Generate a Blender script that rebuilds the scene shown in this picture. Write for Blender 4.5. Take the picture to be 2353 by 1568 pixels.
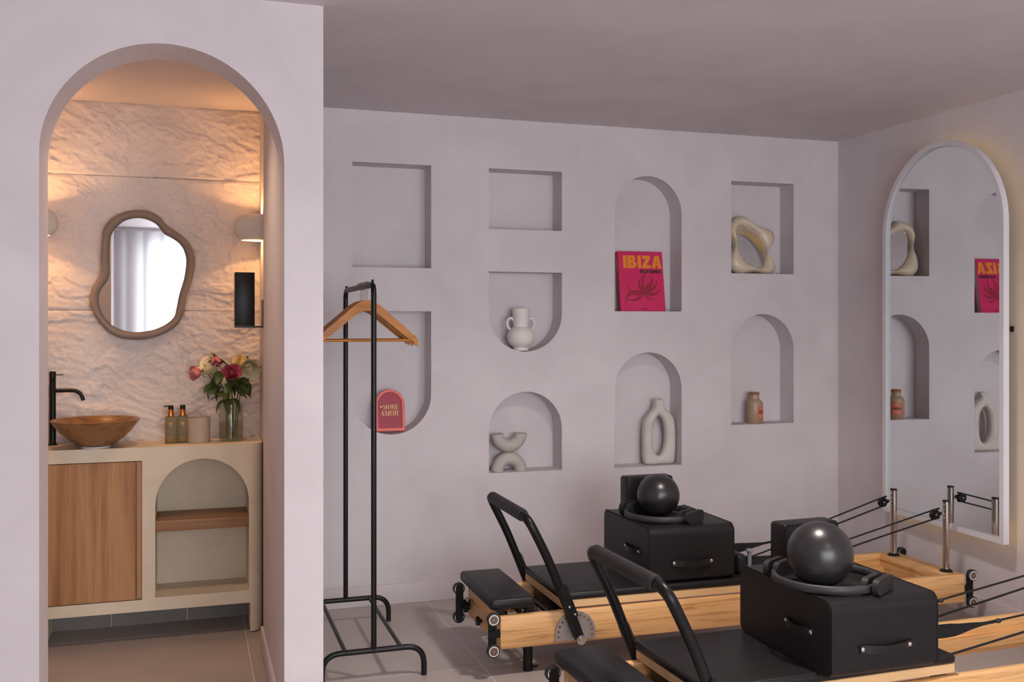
import bpy, bmesh, math, random
from mathutils import Vector, Matrix, noise
from mathutils.geometry import tessellate_polygon
random.seed(7)
PI = math.pi
SC = bpy.context.scene
COL = SC.collection
for _o in list(bpy.data.objects):
    bpy.data.objects.remove(_o, do_unlink=True)

# ------------------------------------------------------------------ camera
cam_d = bpy.data.cameras.new('camera')
cam_d.sensor_width = 36.0
cam_d.lens = 36.0 * 2274.0 / 2353.0
cam_d.shift_y = -37.0 / 2353.0
cam_d.clip_start = 0.05
cam = bpy.data.objects.new('camera', cam_d)
cam.location = (0, 0, 1.4)
cam.rotation_euler = (PI / 2, 0, math.radians(-17.9))
COL.objects.link(cam)
SC.camera = cam

# ------------------------------------------------------------------ world, daylight, exposure
W = bpy.data.worlds.new('world')
SC.world = W
W.use_nodes = True
W.node_tree.nodes['Background'].inputs[0].default_value = (0.86, 0.92, 1.0, 1)
W.node_tree.nodes['Background'].inputs[1].default_value = 1.5

day = bpy.data.lights.new('daylight', 'AREA')          # bright sky outside the window behind the camera
day.shape = 'RECTANGLE'
day.size, day.size_y = 4.4, 2.5
day.energy = 365
day.color = (0.97, 0.975, 1.0)
day_o = bpy.data.objects.new('daylight', day)
day_o.location = (1.2, -2.75, 1.45)
day_o.rotation_euler = (PI / 2, 0, 0)                  # shines towards +Y
COL.objects.link(day_o)
day_o.rotation_euler = (-PI / 2, 0, PI)

vs = SC.view_settings
vs.view_transform = 'Standard'
vs.look = 'None'
vs.gamma = 1.0
vs.exposure = 0.07
vs.use_curve_mapping = False

DLE = 168.0          # each ceiling downlight
BLE = 34.0          # washroom downlight
SCE = 31.0          # each washroom sconce

# ------------------------------------------------------------------ materials
def _nodes(name):
    m = bpy.data.materials.new(name)
    m.use_nodes = True
    nt = m.node_tree
    return m, nt, nt.nodes['Principled BSDF']

def _coords(nt, scale=(1, 1, 1), rot=(0, 0, 0)):
    tc = nt.nodes.new('ShaderNodeTexCoord')
    mp = nt.nodes.new('ShaderNodeMapping')
    mp.inputs['Scale'].default_value = scale
    mp.inputs['Rotation'].default_value = rot
    nt.links.new(tc.outputs['Object'], mp.inputs['Vector'])
    return mp.outputs['Vector']

def _noise(nt, vec, scale, detail=4, rough=0.55, dist=0.0):
    n = nt.nodes.new('ShaderNodeTexNoise')
    n.inputs['Scale'].default_value = scale
    n.inputs['Detail'].default_value = detail
    n.inputs['Roughness'].default_value = rough
    n.inputs['Distortion'].default_value = dist
    nt.links.new(vec, n.inputs['Vector'])
    return n.outputs['Fac']

def _ramp(nt, fac, stops):
    r = nt.nodes.new('ShaderNodeValToRGB')
    e = r.color_ramp.elements
    while len(e) < len(stops):
        e.new(0.5)
    for k, (p, c) in enumerate(stops):
        e[k].position = p
        e[k].color = (*c, 1)
    nt.links.new(fac, r.inputs['Fac'])
    return r.outputs['Color']

def _bump(nt, bsdf, fac, strength, dist):
    b = nt.nodes.new('ShaderNodeBump')
    b.inputs['Strength'].default_value = strength
    b.inputs['Distance'].default_value = dist
    nt.links.new(fac, b.inputs['Height'])
    nt.links.new(b.outputs['Normal'], bsdf.inputs['Normal'])

def pm(name, c1, c2=None, scale=6, rough=0.5, metal=0.0, stretch=(1, 1, 1), bump=0.0, bdist=0.002,
       bscale=None, spec=0.5, detail=4, lo=0.35, hi=0.65, coat=0.0, dist=0.0, sheen=0.0):
    m, nt, b = _nodes(name)
    c2 = c2 or tuple(min(1, v * 0.93) for v in c1)
    vec = _coords(nt, stretch)
    f = _noise(nt, vec, scale, detail, 0.55, dist)
    nt.links.new(_ramp(nt, f, [(lo, c1), (hi, c2)]), b.inputs['Base Color'])
    b.inputs['Roughness'].default_value = rough
    b.inputs['Metallic'].default_value = metal
    b.inputs['Specular IOR Level'].default_value = spec
    b.inputs['Coat Weight'].default_value = coat
    b.inputs['Sheen Weight'].default_value = sheen
    if bump:
        g = _noise(nt, vec, bscale or scale * 4, 4, 0.6)
        _bump(nt, b, g, bump, bdist)
    return m

def plaster(name, c1, c2):
    m, nt, b = _nodes(name)
    vec = _coords(nt)
    f1 = _noise(nt, vec, 2.2, 5, 0.62, 0.7)
    col = _ramp(nt, f1, [(0.30, c2), (0.5, tuple((x + y) / 2 for x, y in zip(c1, c2))), (0.7, c1)])
    nt.links.new(col, b.inputs['Base Color'])
    b.inputs['Roughness'].default_value = 0.62
    b.inputs['Specular IOR Level'].default_value = 0.3
    vec2 = _coords(nt, (1, 1, 1.6), (0.3, 0.5, 0.4))
    f2 = _noise(nt, vec2, 9, 4, 0.6, 0.4)
    _bump(nt, b, f2, 0.22, 0.006)
    return m

def wood(name, stops, axis, scale=7.0, rough=0.42, spec=0.4, fine=150.0, st=0.045):
    """long fibres along one axis: broad bands plus fine dark pores"""
    m, nt, b = _nodes(name)
    sc = [1.0, 1.0, 1.0]
    sc[axis] = st
    f = _noise(nt, _coords(nt, tuple(sc)), scale, 4, 0.65, 0.8)
    sc2 = [1.0, 1.0, 1.0]
    sc2[axis] = 0.02
    g = _noise(nt, _coords(nt, tuple(sc2)), fine, 2, 0.5)
    mx = nt.nodes.new('ShaderNodeMath')
    mx.operation = 'MULTIPLY_ADD'
    nt.links.new(g, mx.inputs[0])
    mx.inputs[1].default_value = 0.30
    nt.links.new(f, mx.inputs[2])
    sb = nt.nodes.new('ShaderNodeMath')
    sb.operation = 'SUBTRACT'
    nt.links.new(mx.outputs[0], sb.inputs[0])
    sb.inputs[1].default_value = 0.15
    nt.links.new(_ramp(nt, sb.outputs[0], stops), b.inputs['Base Color'])
    b.inputs['Roughness'].default_value = rough
    b.inputs['Specular IOR Level'].default_value = spec
    _bump(nt, b, g, 0.06, 0.001)
    return m

def emit(name, col, strength):
    m, nt, b = _nodes(name)
    vec = _coords(nt)
    f = _noise(nt, vec, 3, 1)
    c = _ramp(nt, f, [(0.3, col), (0.7, tuple(v * 0.97 for v in col))])
    nt.links.new(c, b.inputs['Emission Color'])
    b.inputs['Emission Strength'].default_value = strength
    b.inputs['Base Color'].default_value = (*col, 1)
    return m

def glassy(name, tint, edge=0.9):
    m, nt, b = _nodes(name)
    out = nt.nodes['Material Output']
    tr = nt.nodes.new('ShaderNodeBsdfTransparent')
    tr.inputs[0].default_value = (*tint, 1)
    gl = nt.nodes.new('ShaderNodeBsdfGlossy')
    gl.inputs['Roughness'].default_value = 0.02
    lw = nt.nodes.new('ShaderNodeLayerWeight')
    lw.inputs['Blend'].default_value = 0.5
    pw = nt.nodes.new('ShaderNodeMath')
    pw.operation = 'POWER'
    nt.links.new(lw.outputs['Facing'], pw.inputs[0])
    pw.inputs[1].default_value = 3.5
    ma = nt.nodes.new('ShaderNodeMath')
    ma.operation = 'MULTIPLY_ADD'
    nt.links.new(pw.outputs[0], ma.inputs[0])
    ma.inputs[1].default_value = 0.55
    ma.inputs[2].default_value = 0.03
    mix = nt.nodes.new('ShaderNodeMixShader')
    nt.links.new(ma.outputs[0], mix.inputs[0])
    nt.links.new(tr.outputs[0], mix.inputs[1])
    nt.links.new(gl.outputs[0], mix.inputs[2])
    nt.links.new(mix.outputs[0], out.inputs['Surface'])
    nt.nodes.remove(b)
    return m

def sheer(name):
    m, nt, b = _nodes(name)
    out = nt.nodes['Material Output']
    tr = nt.nodes.new('ShaderNodeBsdfTransparent')
    tl = nt.nodes.new('ShaderNodeBsdfTranslucent')
    df = nt.nodes.new('ShaderNodeBsdfDiffuse')
    tl.inputs[0].default_value = (0.90, 0.90, 0.92, 1)
    df.inputs[0].default_value = (0.88, 0.88, 0.90, 1)
    m1 = nt.nodes.new('ShaderNodeMixShader')
    m1.inputs[0].default_value = 0.35
    nt.links.new(tl.outputs[0], m1.inputs[1])
    nt.links.new(df.outputs[0], m1.inputs[2])
    m2 = nt.nodes.new('ShaderNodeMixShader')
    m2.inputs[0].default_value = 0.5
    nt.links.new(tr.outputs[0], m2.inputs[1])
    nt.links.new(m1.outputs[0], m2.inputs[2])
    nt.links.new(m2.outputs[0], out.inputs['Surface'])
    nt.nodes.remove(b)
    return m

PL1, PL2 = (0.69, 0.628, 0.645), (0.61, 0.552, 0.57)
M = {}
M['plaster'] = plaster('plaster', PL1, PL2)
M['ceil'] = plaster('ceiling_plaster', (0.68, 0.61, 0.63), (0.60, 0.54, 0.555))
M['tile'] = pm('floor_tile', (0.47, 0.405, 0.378), (0.385, 0.33, 0.308), 2.2, 0.45, bump=0.05, bdist=0.001, detail=8, lo=0.25, hi=0.75, dist=0.8)
M['grout'] = pm('grout', (0.70, 0.63, 0.59), (0.64, 0.57, 0.54), 20, 0.8)
M['stone'] = pm('whitewashed_stone', (0.77, 0.69, 0.655), (0.70, 0.62, 0.585), 4, 0.75, bump=0.6, bdist=0.004, bscale=60, detail=5, spec=0.2)
M['cream'] = pm('cream_microcement', (0.74, 0.635, 0.485), (0.68, 0.575, 0.43), 5, 0.55, bump=0.05, detail=6, dist=0.6)
M['walnut'] = wood('mango_wood', [(0.22, (0.19, 0.080, 0.028)), (0.42, (0.37, 0.170, 0.066)), (0.58, (0.48, 0.245, 0.105)), (0.8, (0.36, 0.165, 0.066))], 2, 11, 0.5)
M['walnut_x'] = wood('mango_wood_shelf', [(0.22, (0.16, 0.075, 0.032)), (0.45, (0.30, 0.150, 0.068)), (0.62, (0.38, 0.205, 0.10)), (0.85, (0.30, 0.15, 0.07))], 0, 22, 0.5)
BST = [(0.30, (0.46, 0.21, 0.075)), (0.44, (0.70, 0.385, 0.155)), (0.56, (0.79, 0.46, 0.20)), (0.72, (0.66, 0.35, 0.135))]
M['beech_x'] = wood('oiled_beech_x', BST, 0, 42, 0.4)
M['beech_y'] = wood('oiled_beech_y', BST, 1, 42, 0.4)
M['ply'] = wood('plywood_edge', [(0.2, (0.58, 0.33, 0.15)), (0.5, (0.76, 0.48, 0.24)), (0.8, (0.66, 0.39, 0.18))], 0, 10, 0.5)
M['vinyl'] = pm('black_vinyl', (0.0125, 0.0105, 0.0115), (0.0095, 0.008, 0.0088), 30, 0.44, bump=0.05, bdist=0.001, bscale=160, spec=0.28)
M['vinyl_soft'] = pm('black_foam_grip', (0.020, 0.017, 0.0185), (0.015, 0.0128, 0.014), 40, 0.6, bump=0.08, bdist=0.001, bscale=220, spec=0.4)
M['blackmetal'] = pm('black_powder_coat', (0.0062, 0.0058, 0.0064), (0.0045, 0.0042, 0.0047), 60, 0.36, spec=0.30)
M['rubber'] = pm('black_rubber', (0.020, 0.018, 0.019), (0.015, 0.0135, 0.0145), 40, 0.55, spec=0.4)
M['ringrub'] = pm('charcoal_foam', (0.034, 0.032, 0.035), (0.026, 0.0245, 0.027), 50, 0.5, spec=0.45)
M['ball'] = pm('graphite_ball', (0.019, 0.0165, 0.0185), (0.015, 0.013, 0.0145), 14, 0.31, bump=0.05, bdist=0.001, bscale=120, spec=0.55)
M['chrome'] = pm('polished_steel', (0.62, 0.57, 0.53), (0.58, 0.53, 0.50), 20, 0.14, 1.0)
M['steel'] = pm('brushed_steel', (0.50, 0.47, 0.46), (0.42, 0.395, 0.385), 30, 0.38, 1.0, (1, 1, 0.1))
M['greyplastic'] = pm('grey_plastic', (0.21, 0.235, 0.27), (0.19, 0.21, 0.245), 20, 0.45)
M['brownhub'] = pm('brown_hub', (0.16, 0.105, 0.085), (0.135, 0.088, 0.07), 30, 0.5)
M['white'] = pm('white_plastic', (0.78, 0.76, 0.76), (0.73, 0.71, 0.71), 20, 0.4)
M['whiteframe'] = pm('white_lacquer', (0.74, 0.72, 0.75), (0.70, 0.68, 0.71), 8, 0.35)
M['mirror'] = pm('mirror_silver', (0.83, 0.86, 0.87), (0.82, 0.85, 0.86), 3, 0.012, 1.0)
M['taupe'] = pm('taupe_frame', (0.285, 0.215, 0.175), (0.245, 0.182, 0.147), 10, 0.65, bump=0.08, bdist=0.002)
M['ceramic'] = pm('off_white_ceramic', (0.78, 0.725, 0.70), (0.73, 0.675, 0.65), 12, 0.6, bump=0.06, bdist=0.001)
M['stoneware'] = pm('matte_stoneware', (0.66, 0.605, 0.56), (0.59, 0.535, 0.495), 14, 0.75, bump=0.12, bdist=0.001)
M['stoneware2'] = pm('greige_stoneware', (0.53, 0.475, 0.44), (0.475, 0.42, 0.39), 14, 0.75, bump=0.12, bdist=0.001)
M['cream_gloss'] = pm('cream_resin', (0.69, 0.57, 0.43), (0.64, 0.52, 0.385), 5, 0.3)
M['magenta'] = pm('magenta_cover', (0.66, 0.008, 0.115), (0.60, 0.006, 0.10), 10, 0.5)
M['spine'] = pm('magenta_spine', (0.50, 0.006, 0.07), (0.45, 0.005, 0.062), 10, 0.5)
M['crimson'] = pm('crimson_print', (0.33, 0.004, 0.030), (0.30, 0.003, 0.026), 10, 0.5)
M['orange'] = pm('orange_print', (0.85, 0.27, 0.008), (0.80, 0.245, 0.006), 10, 0.5)
M['ink'] = pm('black_print', (0.02, 0.008, 0.010), (0.016, 0.006, 0.008), 10, 0.5)
M['paper'] = pm('paper_block', (0.66, 0.60, 0.54), (0.55, 0.50, 0.44), 90, 0.8, stretch=(0.2, 1, 0.2))
M['coral'] = pm('coral_frame', (0.93, 0.24, 0.20), (0.88, 0.21, 0.175), 10, 0.5)
M['signred'] = pm('raspberry_panel', (0.36, 0.017, 0.050), (0.33, 0.014, 0.044), 10, 0.5)
M['gold'] = pm('gold_lettering', (0.74, 0.46, 0.13), (0.68, 0.41, 0.10), 30, 0.4)
M['hanger'] = wood('hanger_wood', [(0.2, (0.26, 0.085, 0.012)), (0.45, (0.42, 0.155, 0.026)), (0.65, (0.50, 0.20, 0.042)), (0.85, (0.36, 0.13, 0.022))], 0, 14, 0.4, spec=0.25)
M['copper'] = pm('copper_collar', (0.72, 0.27, 0.085), (0.66, 0.24, 0.07), 20, 0.28, 0.9)
M['olive'] = pm('olive_bottle', (0.17, 0.125, 0.045), (0.15, 0.108, 0.038), 12, 0.5)
M['goldprint'] = pm('gold_print', (0.42, 0.18, 0.025), (0.36, 0.15, 0.02), 20, 0.45, 0.3)
M['cup'] = pm('travertine_cup', (0.40, 0.315, 0.255), (0.47, 0.385, 0.32), 16, 0.6, stretch=(1, 1, 0.25), detail=6)
M['bowl'] = wood('travertine_bowl', [(0.25, (0.085, 0.033, 0.012)), (0.42, (0.22, 0.098, 0.036)), (0.56, (0.33, 0.165, 0.066)), (0.72, (0.17, 0.070, 0.025))], 0, 24, 0.3)
M['sconce'] = pm('white_plaster_shade', (0.74, 0.69, 0.64), (0.70, 0.65, 0.60), 14, 0.7)
M['glow'] = emit('warm_bulb', (1.0, 0.60, 0.22), 30)
M['led'] = emit('warm_led', (1.0, 0.66, 0.16), 2.8)
M['downlight'] = emit('downlight_glow', (1.0, 0.80, 0.58), 45)
M['glass'] = glassy('clear_glass', (0.95, 0.97, 0.96))
M['water'] = glassy('water', (0.90, 0.93, 0.88))
M['pane'] = glassy('window_glass', (0.97, 0.98, 0.98))
M['sheer'] = sheer('sheer_curtain')
M['stem'] = pm('rose_stem', (0.075, 0.11, 0.03), (0.06, 0.085, 0.025), 20, 0.5)
M['leaf'] = pm('rose_leaf', (0.055, 0.085, 0.018), (0.085, 0.115, 0.028), 30, 0.45)
M['leaf2'] = pm('rose_leaf_dry', (0.12, 0.13, 0.035), (0.07, 0.075, 0.02), 30, 0.5)
M['rose_cream'] = pm('cream_petal', (0.88, 0.78, 0.52), (0.92, 0.84, 0.62), 25, 0.6)
M['rose_yellow'] = pm('butter_petal', (0.88, 0.72, 0.38), (0.80, 0.63, 0.30), 25, 0.6)
M['rose_pink'] = pm('pink_petal', (0.66, 0.16, 0.20), (0.74, 0.36, 0.35), 30, 0.6)
M['rose_deep'] = pm('deep_pink_petal', (0.50, 0.035, 0.12), (0.66, 0.20, 0.26), 30, 0.6)
M['rose_mauve'] = pm('mauve_petal', (0.55, 0.14, 0.17), (0.46, 0.10, 0.16), 30, 0.6)
M['clay'] = pm('sand_bottle', (0.42, 0.285, 0.19), (0.37, 0.245, 0.16), 9, 0.4)
M['cork'] = pm('cork', (0.34, 0.15, 0.065), (0.27, 0.115, 0.05), 60, 0.8)
M['label'] = pm('orange_label', (0.62, 0.155, 0.085), (0.57, 0.135, 0.072), 20, 0.6)
M['labelink'] = pm('dark_label_ink', (0.12, 0.03, 0.02), (0.10, 0.025, 0.018), 20, 0.6)
M['labelpale'] = pm('pale_label_ink', (0.75, 0.42, 0.30), (0.70, 0.38, 0.27), 20, 0.6)
M['strap'] = pm('black_webbing', (0.014, 0.013, 0.014), (0.009, 0.0085, 0.009), 120, 0.75, bump=0.2, bdist=0.001, spec=0.3)
M['rope'] = pm('black_rope', (0.013, 0.012, 0.013), (0.008, 0.0075, 0.008), 200, 0.7, bump=0.2, bdist=0.001, spec=0.3)
M['railtape'] = pm('worn_brown_rail', (0.16, 0.09, 0.06), (0.045, 0.035, 0.032), 25, 0.4, stretch=(1, 1, 1), detail=5)

cy = SC.cycles
cy.use_adaptive_sampling = True
cy.adaptive_threshold = 0.06
cy.max_bounces = 7
cy.diffuse_bounces = 4
cy.glossy_bounces = 4
cy.transmission_bounces = 4
cy.transparent_max_bounces = 14
cy.caustics_reflective = False
cy.caustics_refractive = False

# ------------------------------------------------------------------ geometry helpers
def smooth_mesh(me, ang=38):
    me.shade_smooth()
    me.set_sharp_from_angle(angle=math.radians(ang))

class MB:
    """collects shapes; build() links them as ONE mesh object"""
    def __init__(s):
        s.v, s.f = [], []

    def add(s, vs, fs):
        o = len(s.v)
        s.v += [tuple(p) for p in vs]
        s.f += [tuple(i + o for i in f) for f in fs]
        return s

    def box(s, x0, x1, y0, y1, z0, z1, b=0.0, seg=2):
        if b <= 0:
            vs = [(x0, y0, z0), (x1, y0, z0), (x1, y1, z0), (x0, y1, z0), (x0, y0, z1), (x1, y0, z1), (x1, y1, z1), (x0, y1, z1)]
            return s.add(vs, [(3, 2, 1, 0), (4, 5, 6, 7), (0, 1, 5, 4), (1, 2, 6, 5), (2, 3, 7, 6), (3, 0, 4, 7)])
        bm = bmesh.new()
        bmesh.ops.create_cube(bm, size=1)
        for v in bm.verts:
            v.co = Vector(((x0 + x1) / 2 + v.co.x * (x1 - x0), (y0 + y1) / 2 + v.co.y * (y1 - y0), (z0 + z1) / 2 + v.co.z * (z1 - z0)))
        bmesh.ops.bevel(bm, geom=list(bm.edges), offset=b, segments=seg, profile=0.5, affect='EDGES')
        bm.verts.index_update()
        s.add([v.co[:] for v in bm.verts], [[v.index for v in f.verts] for f in bm.faces])
        bm.free()
        return s

    def tube(s, pts, r, n=14, caps=True, closed=False):
        P = [Vector(p) for p in pts]
        R = r if isinstance(r, (list, tuple)) else [r] * len(P)
        T = []
        for i in range(len(P)):
            a = P[i - 1] if (i > 0 or closed) else P[i]
            b = P[(i + 1) % len(P)] if (i < len(P) - 1 or closed) else P[i]
            T.append((b - a).normalized())
        up = Vector((0, 0, 1)) if abs(T[0].z) < 0.9 else Vector((1, 0, 0))
        nrm = T[0].cross(up).normalized()
        vs, fs = [], []
        for i, p in enumerate(P):
            if i:
                ax = T[i - 1].cross(T[i])
                if ax.length > 1e-8:
                    nrm = Matrix.Rotation(T[i - 1].angle(T[i]), 3, ax.normalized()) @ nrm
            nrm = (nrm - T[i] * nrm.dot(T[i])).normalized()
            bn = T[i].cross(nrm)
            for k in range(n):
                a = 2 * PI * k / n
                vs.append(p + (nrm * math.cos(a) + bn * math.sin(a)) * R[i])
        m = len(P)
        for i in range(m if closed else m - 1):
            j = (i + 1) % m
            for k in range(n):
                l = (k + 1) % n
                fs.append((i * n + k, i * n + l, j * n + l, j * n + k))
        if caps and not closed:
            fs.append(tuple(range(n - 1, -1, -1)))
            fs.append(tuple((m - 1) * n + k for k in range(n)))
        return s.add(vs, fs)

    def cyl(s, p0, p1, r, n=20, r2=None):
        return s.tube([p0, p1], [r, r if r2 is None else r2], n)

    def lathe(s, prof, c=(0, 0, 0), n=40, cap0=False, cap1=False, a0=0.0, a1=2 * PI):
        full = abs(a1 - a0 - 2 * PI) < 1e-6
        m = n if full else n + 1
        vs, fs = [], []
        for (r, z) in prof:
            for k in range(m):
                a = a0 + (a1 - a0) * k / n
                vs.append((c[0] + r * math.cos(a), c[1] + r * math.sin(a), c[2] + z))
        for i in range(len(prof) - 1):
            for k in range(n):
                l = (k + 1) % m
                fs.append((i * m + k, i * m + l, (i + 1) * m + l, (i + 1) * m + k))
        if cap0:
            fs.append(tuple(range(m - 1, -1, -1)))
        if cap1:
            fs.append(tuple((len(prof) - 1) * m + k for k in range(m)))
        return s.add(vs, fs)

    def sphere(s, c, r, nu=48, nv=28, sc=(1, 1, 1)):
        prof = [(max(1e-5, math.sin(PI * j / nv)), -math.cos(PI * j / nv)) for j in range(nv + 1)]
        o = len(s.v)
        s.lathe(prof, (0, 0, 0), nu)
        for i in range(o, len(s.v)):
            x, y, z = s.v[i]
            s.v[i] = (c[0] + x * r * sc[0], c[1] + y * r * sc[1], c[2] + z * r * sc[2])
        return s

    def prism(s, loops, mp, d0, d1, back=True, front=True):
        """loops: outline then holes as (a, b); mp(a, b, d) -> xyz; flat fill at d0 and d1, walls between"""
        tri = tessellate_polygon([[Vector((a, b, 0)) for a, b in l] for l in loops])
        flat = [p for l in loops for p in l]
        if front:
            s.add([mp(a, b, d0) for a, b in flat], [t for t in tri])
        if back:
            s.add([mp(a, b, d1) for a, b in flat], [t for t in tri])
        for l in loops:
            n = len(l)
            s.add([mp(a, b, d0) for a, b in l] + [mp(a, b, d1) for a, b in l],
                  [(i, (i + 1) % n, n + (i + 1) % n, n + i) for i in range(n)])
        return s

    def ring(s, outer, inner, mp, prof):
        """outer/inner: equally sampled loops; prof: list of (t, d); sweeps a section around the ring"""
        n = len(outer)
        o = len(s.v)
        vs, fs = [], []
        for (t, d) in prof:
            for (a, b), (c, e) in zip(outer, inner):
                vs.append(mp(a + (c - a) * t, b + (e - b) * t, d))
        for i in range(len(prof) - 1):
            for k in range(n):
                l = (k + 1) % n
                fs.append((i * n + k, i * n + l, (i + 1) * n + l, (i + 1) * n + k))
        return s.add(vs, fs)

    def xf(s, mat):
        s.v = [tuple(mat @ Vector(p)) for p in s.v]
        return s

    def build(s, name, mat, parent=None, ang=38, flat=False):
        me = bpy.data.meshes.new(name)
        me.from_pydata(s.v, [], s.f)
        bm = bmesh.new()
        bm.from_mesh(me)
        bmesh.ops.remove_doubles(bm, verts=bm.verts, dist=1e-5)
        bmesh.ops.recalc_face_normals(bm, faces=bm.faces)
        bm.to_mesh(me)
        bm.free()
        me.materials.append(M[mat] if isinstance(mat, str) else mat)
        if not flat:
            smooth_mesh(me, ang)
        o = bpy.data.objects.new(name, me)
        COL.objects.link(o)
        if parent is not None:
            o.parent = parent
        return o

def tag(o, label=None, cat=None, group=None, kind=None):
    if label: o['label'] = label
    if cat: o['category'] = cat
    if group: o['group'] = group
    if kind: o['kind'] = kind
    return o

def thing(name, label, cat, loc=(0, 0, 0), rz=0.0, group=None):
    o = bpy.data.objects.new(name, None)
    o.empty_display_size = 0.05
    o.location = loc
    o.rotation_euler = (0, 0, rz)
    COL.objects.link(o)
    return tag(o, label, cat, group)

def struct(o):
    return tag(o, kind='structure')

def copy_part(src, parent, loc=None):
    c = src.copy()
    COL.objects.link(c)
    c.parent = parent
    if loc is not None:
        c.location = loc
    return c

def cr(pts, n=8, closed=False):
    """Catmull-Rom through points (any dimension)"""
    P = [Vector(p) for p in pts]
    m = len(P)
    out = []
    rng = range(m) if closed else range(m - 1)
    for i in rng:
        if closed:
            p0, p1, p2, p3 = P[i - 1], P[i], P[(i + 1) % m], P[(i + 2) % m]
        else:
            p0, p1, p2, p3 = P[max(i - 1, 0)], P[i], P[i + 1], P[min(i + 2, m - 1)]
        for k in range(n):
            t = k / n
            out.append(0.5 * ((2 * p1) + (p2 - p0) * t + (2 * p0 - 5 * p1 + 4 * p2 - p3) * t * t + (3 * p1 - p0 - 3 * p2 + p3) * t ** 3))
    if not closed:
        out.append(P[-1])
    return out

def resample(loop, n):
    P = [Vector(p) for p in loop]
    seg = [(P[(i + 1) % len(P)] - P[i]).length for i in range(len(P))]
    tot = sum(seg)
    out, i, acc = [], 0, 0.0
    for k in range(n):
        d = tot * k / n
        while acc + seg[i] < d:
            acc += seg[i]
            i += 1
        t = (d - acc) / seg[i]
        p = P[i].lerp(P[(i + 1) % len(P)], t)
        out.append((p[0], p[1]))
    return out

def fillet(pts, r, n=8):
    """polyline with rounded inner corners"""
    P = [Vector(p) for p in pts]
    out = [P[0]]
    for i in range(1, len(P) - 1):
        a, b, c = P[i - 1], P[i], P[i + 1]
        u, w = (a - b).normalized(), (c - b).normalized()
        rr = r[i - 1] if isinstance(r, (list, tuple)) else r
        p, q = b + u * rr, b + w * rr
        for k in range(n + 1):
            t = k / n
            out.append((1 - t) ** 2 * p + 2 * t * (1 - t) * b + t * t * q)
    out.append(P[-1])
    return out

def arch(x0, x1, z0, z1, n=24):
    r = (x1 - x0) / 2
    c = (x0 + x1) / 2
    return [(x0, z0), (x1, z0)] + [(c + r * math.cos(PI * k / n), z1 - r + r * math.sin(PI * k / n)) for k in range(n + 1)]

def cup(x0, x1, z0, z1, n=24):
    r = (x1 - x0) / 2
    c = (x0 + x1) / 2
    return [(x1, z1), (x0, z1)] + [(c - r * math.cos(PI * k / n), z0 + r - r * math.sin(PI * k / n)) for k in range(n + 1)]

def rect(x0, x1, z0, z1):
    return [(x0, z0), (x1, z0), (x1, z1), (x0, z1)]

def rrect(x0, x1, z0, z1, r, n=5):
    out = []
    for (cx, cz, a) in ((x1 - r, z0 + r, -PI / 2), (x1 - r, z1 - r, 0), (x0 + r, z1 - r, PI / 2), (x0 + r, z0 + r, PI)):
        for k in range(n + 1):
            b = a + PI / 2 * k / n
            out.append((cx + r * math.cos(b), cz + r * math.sin(b)))
    return out

def ellipse(cx, cz, rx, rz, n=28, rot=0.0):
    out = []
    for k in range(n):
        a = 2 * PI * k / n
        x, z = rx * math.cos(a), rz * math.sin(a)
        out.append((cx + x * math.cos(rot) - z * math.sin(rot), cz + x * math.sin(rot) + z * math.cos(rot)))
    return out

XZ = lambda a, b, d: (a, d, b)       # drawn on a wall facing -Y
YZ = lambda a, b, d: (d, a, b)       # drawn on a wall facing -X
XY = lambda a, b, d: (a, b, d)

def text_geo(body, size, offset=0.0, extrude=0.0004, space=1.0):
    cu = bpy.data.curves.new('lettering', 'FONT')
    cu.body = body
    cu.size = size
    cu.offset = offset
    cu.extrude = extrude
    cu.resolution_u = 3
    cu.space_character = space
    cu.align_x = 'CENTER'
    cu.align_y = 'CENTER'
    ob = bpy.data.objects.new('lettering', cu)
    COL.objects.link(ob)
    dg = bpy.context.evaluated_depsgraph_get()
    me = bpy.data.meshes.new_from_object(ob.evaluated_get(dg))
    vs = [v.co.copy() for v in me.vertices]
    fs = [tuple(p.vertices) for p in me.polygons]
    bpy.data.objects.remove(ob, do_unlink=True)
    bpy.data.meshes.remove(me)
    bpy.data.curves.remove(cu)
    return vs, fs

# ------------------------------------------------------------------ the room
X0, XR = -1.6, 3.588            # left and right walls of the studio
YB, YF = 4.913, -2.0            # niche wall, window wall
ZC = 2.47
PX1, PY0, PY1 = 0.418, 3.353, 3.553   # partition in front of the washroom

fl = struct(MB().box(X0 - 0.1, XR + 0.1, YF - 0.1, 5.15, -0.06, -0.0007).build('floor', 'grout'))
TX, TY, GAP = 0.902, 0.843, 0.0035
tile0 = None
ix0 = math.floor((X0 - 1.133) / TX)
for ix in range(ix0, 4):
    for iy in range(-8, 2):
        xa, ya = 1.133 + ix * TX, 3.899 + iy * TY
        xb, yb = xa + TX, ya + TY
        cxa, cxb = max(xa, X0), min(xb, XR)
        cya, cyb = max(ya, YF), min(yb, 5.08)
        if cxb - cxa < 0.02 or cyb - cya < 0.02:
            continue
        whole = abs(cxb - cxa - TX) < 1e-6 and abs(cyb - cya - TY) < 1e-6
        if whole and tile0 is not None:
            copy_part(tile0, fl, (xa, ya, 0))
            continue
        t = MB().box(GAP / 2, cxb - cxa - GAP / 2, GAP / 2, cyb - cya - GAP / 2, -0.006, 0.0, 0.001, 1).build('tile', 'tile', fl)
        t.location = (cxa, cya, 0)
        if whole:
            tile0 = t

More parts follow.
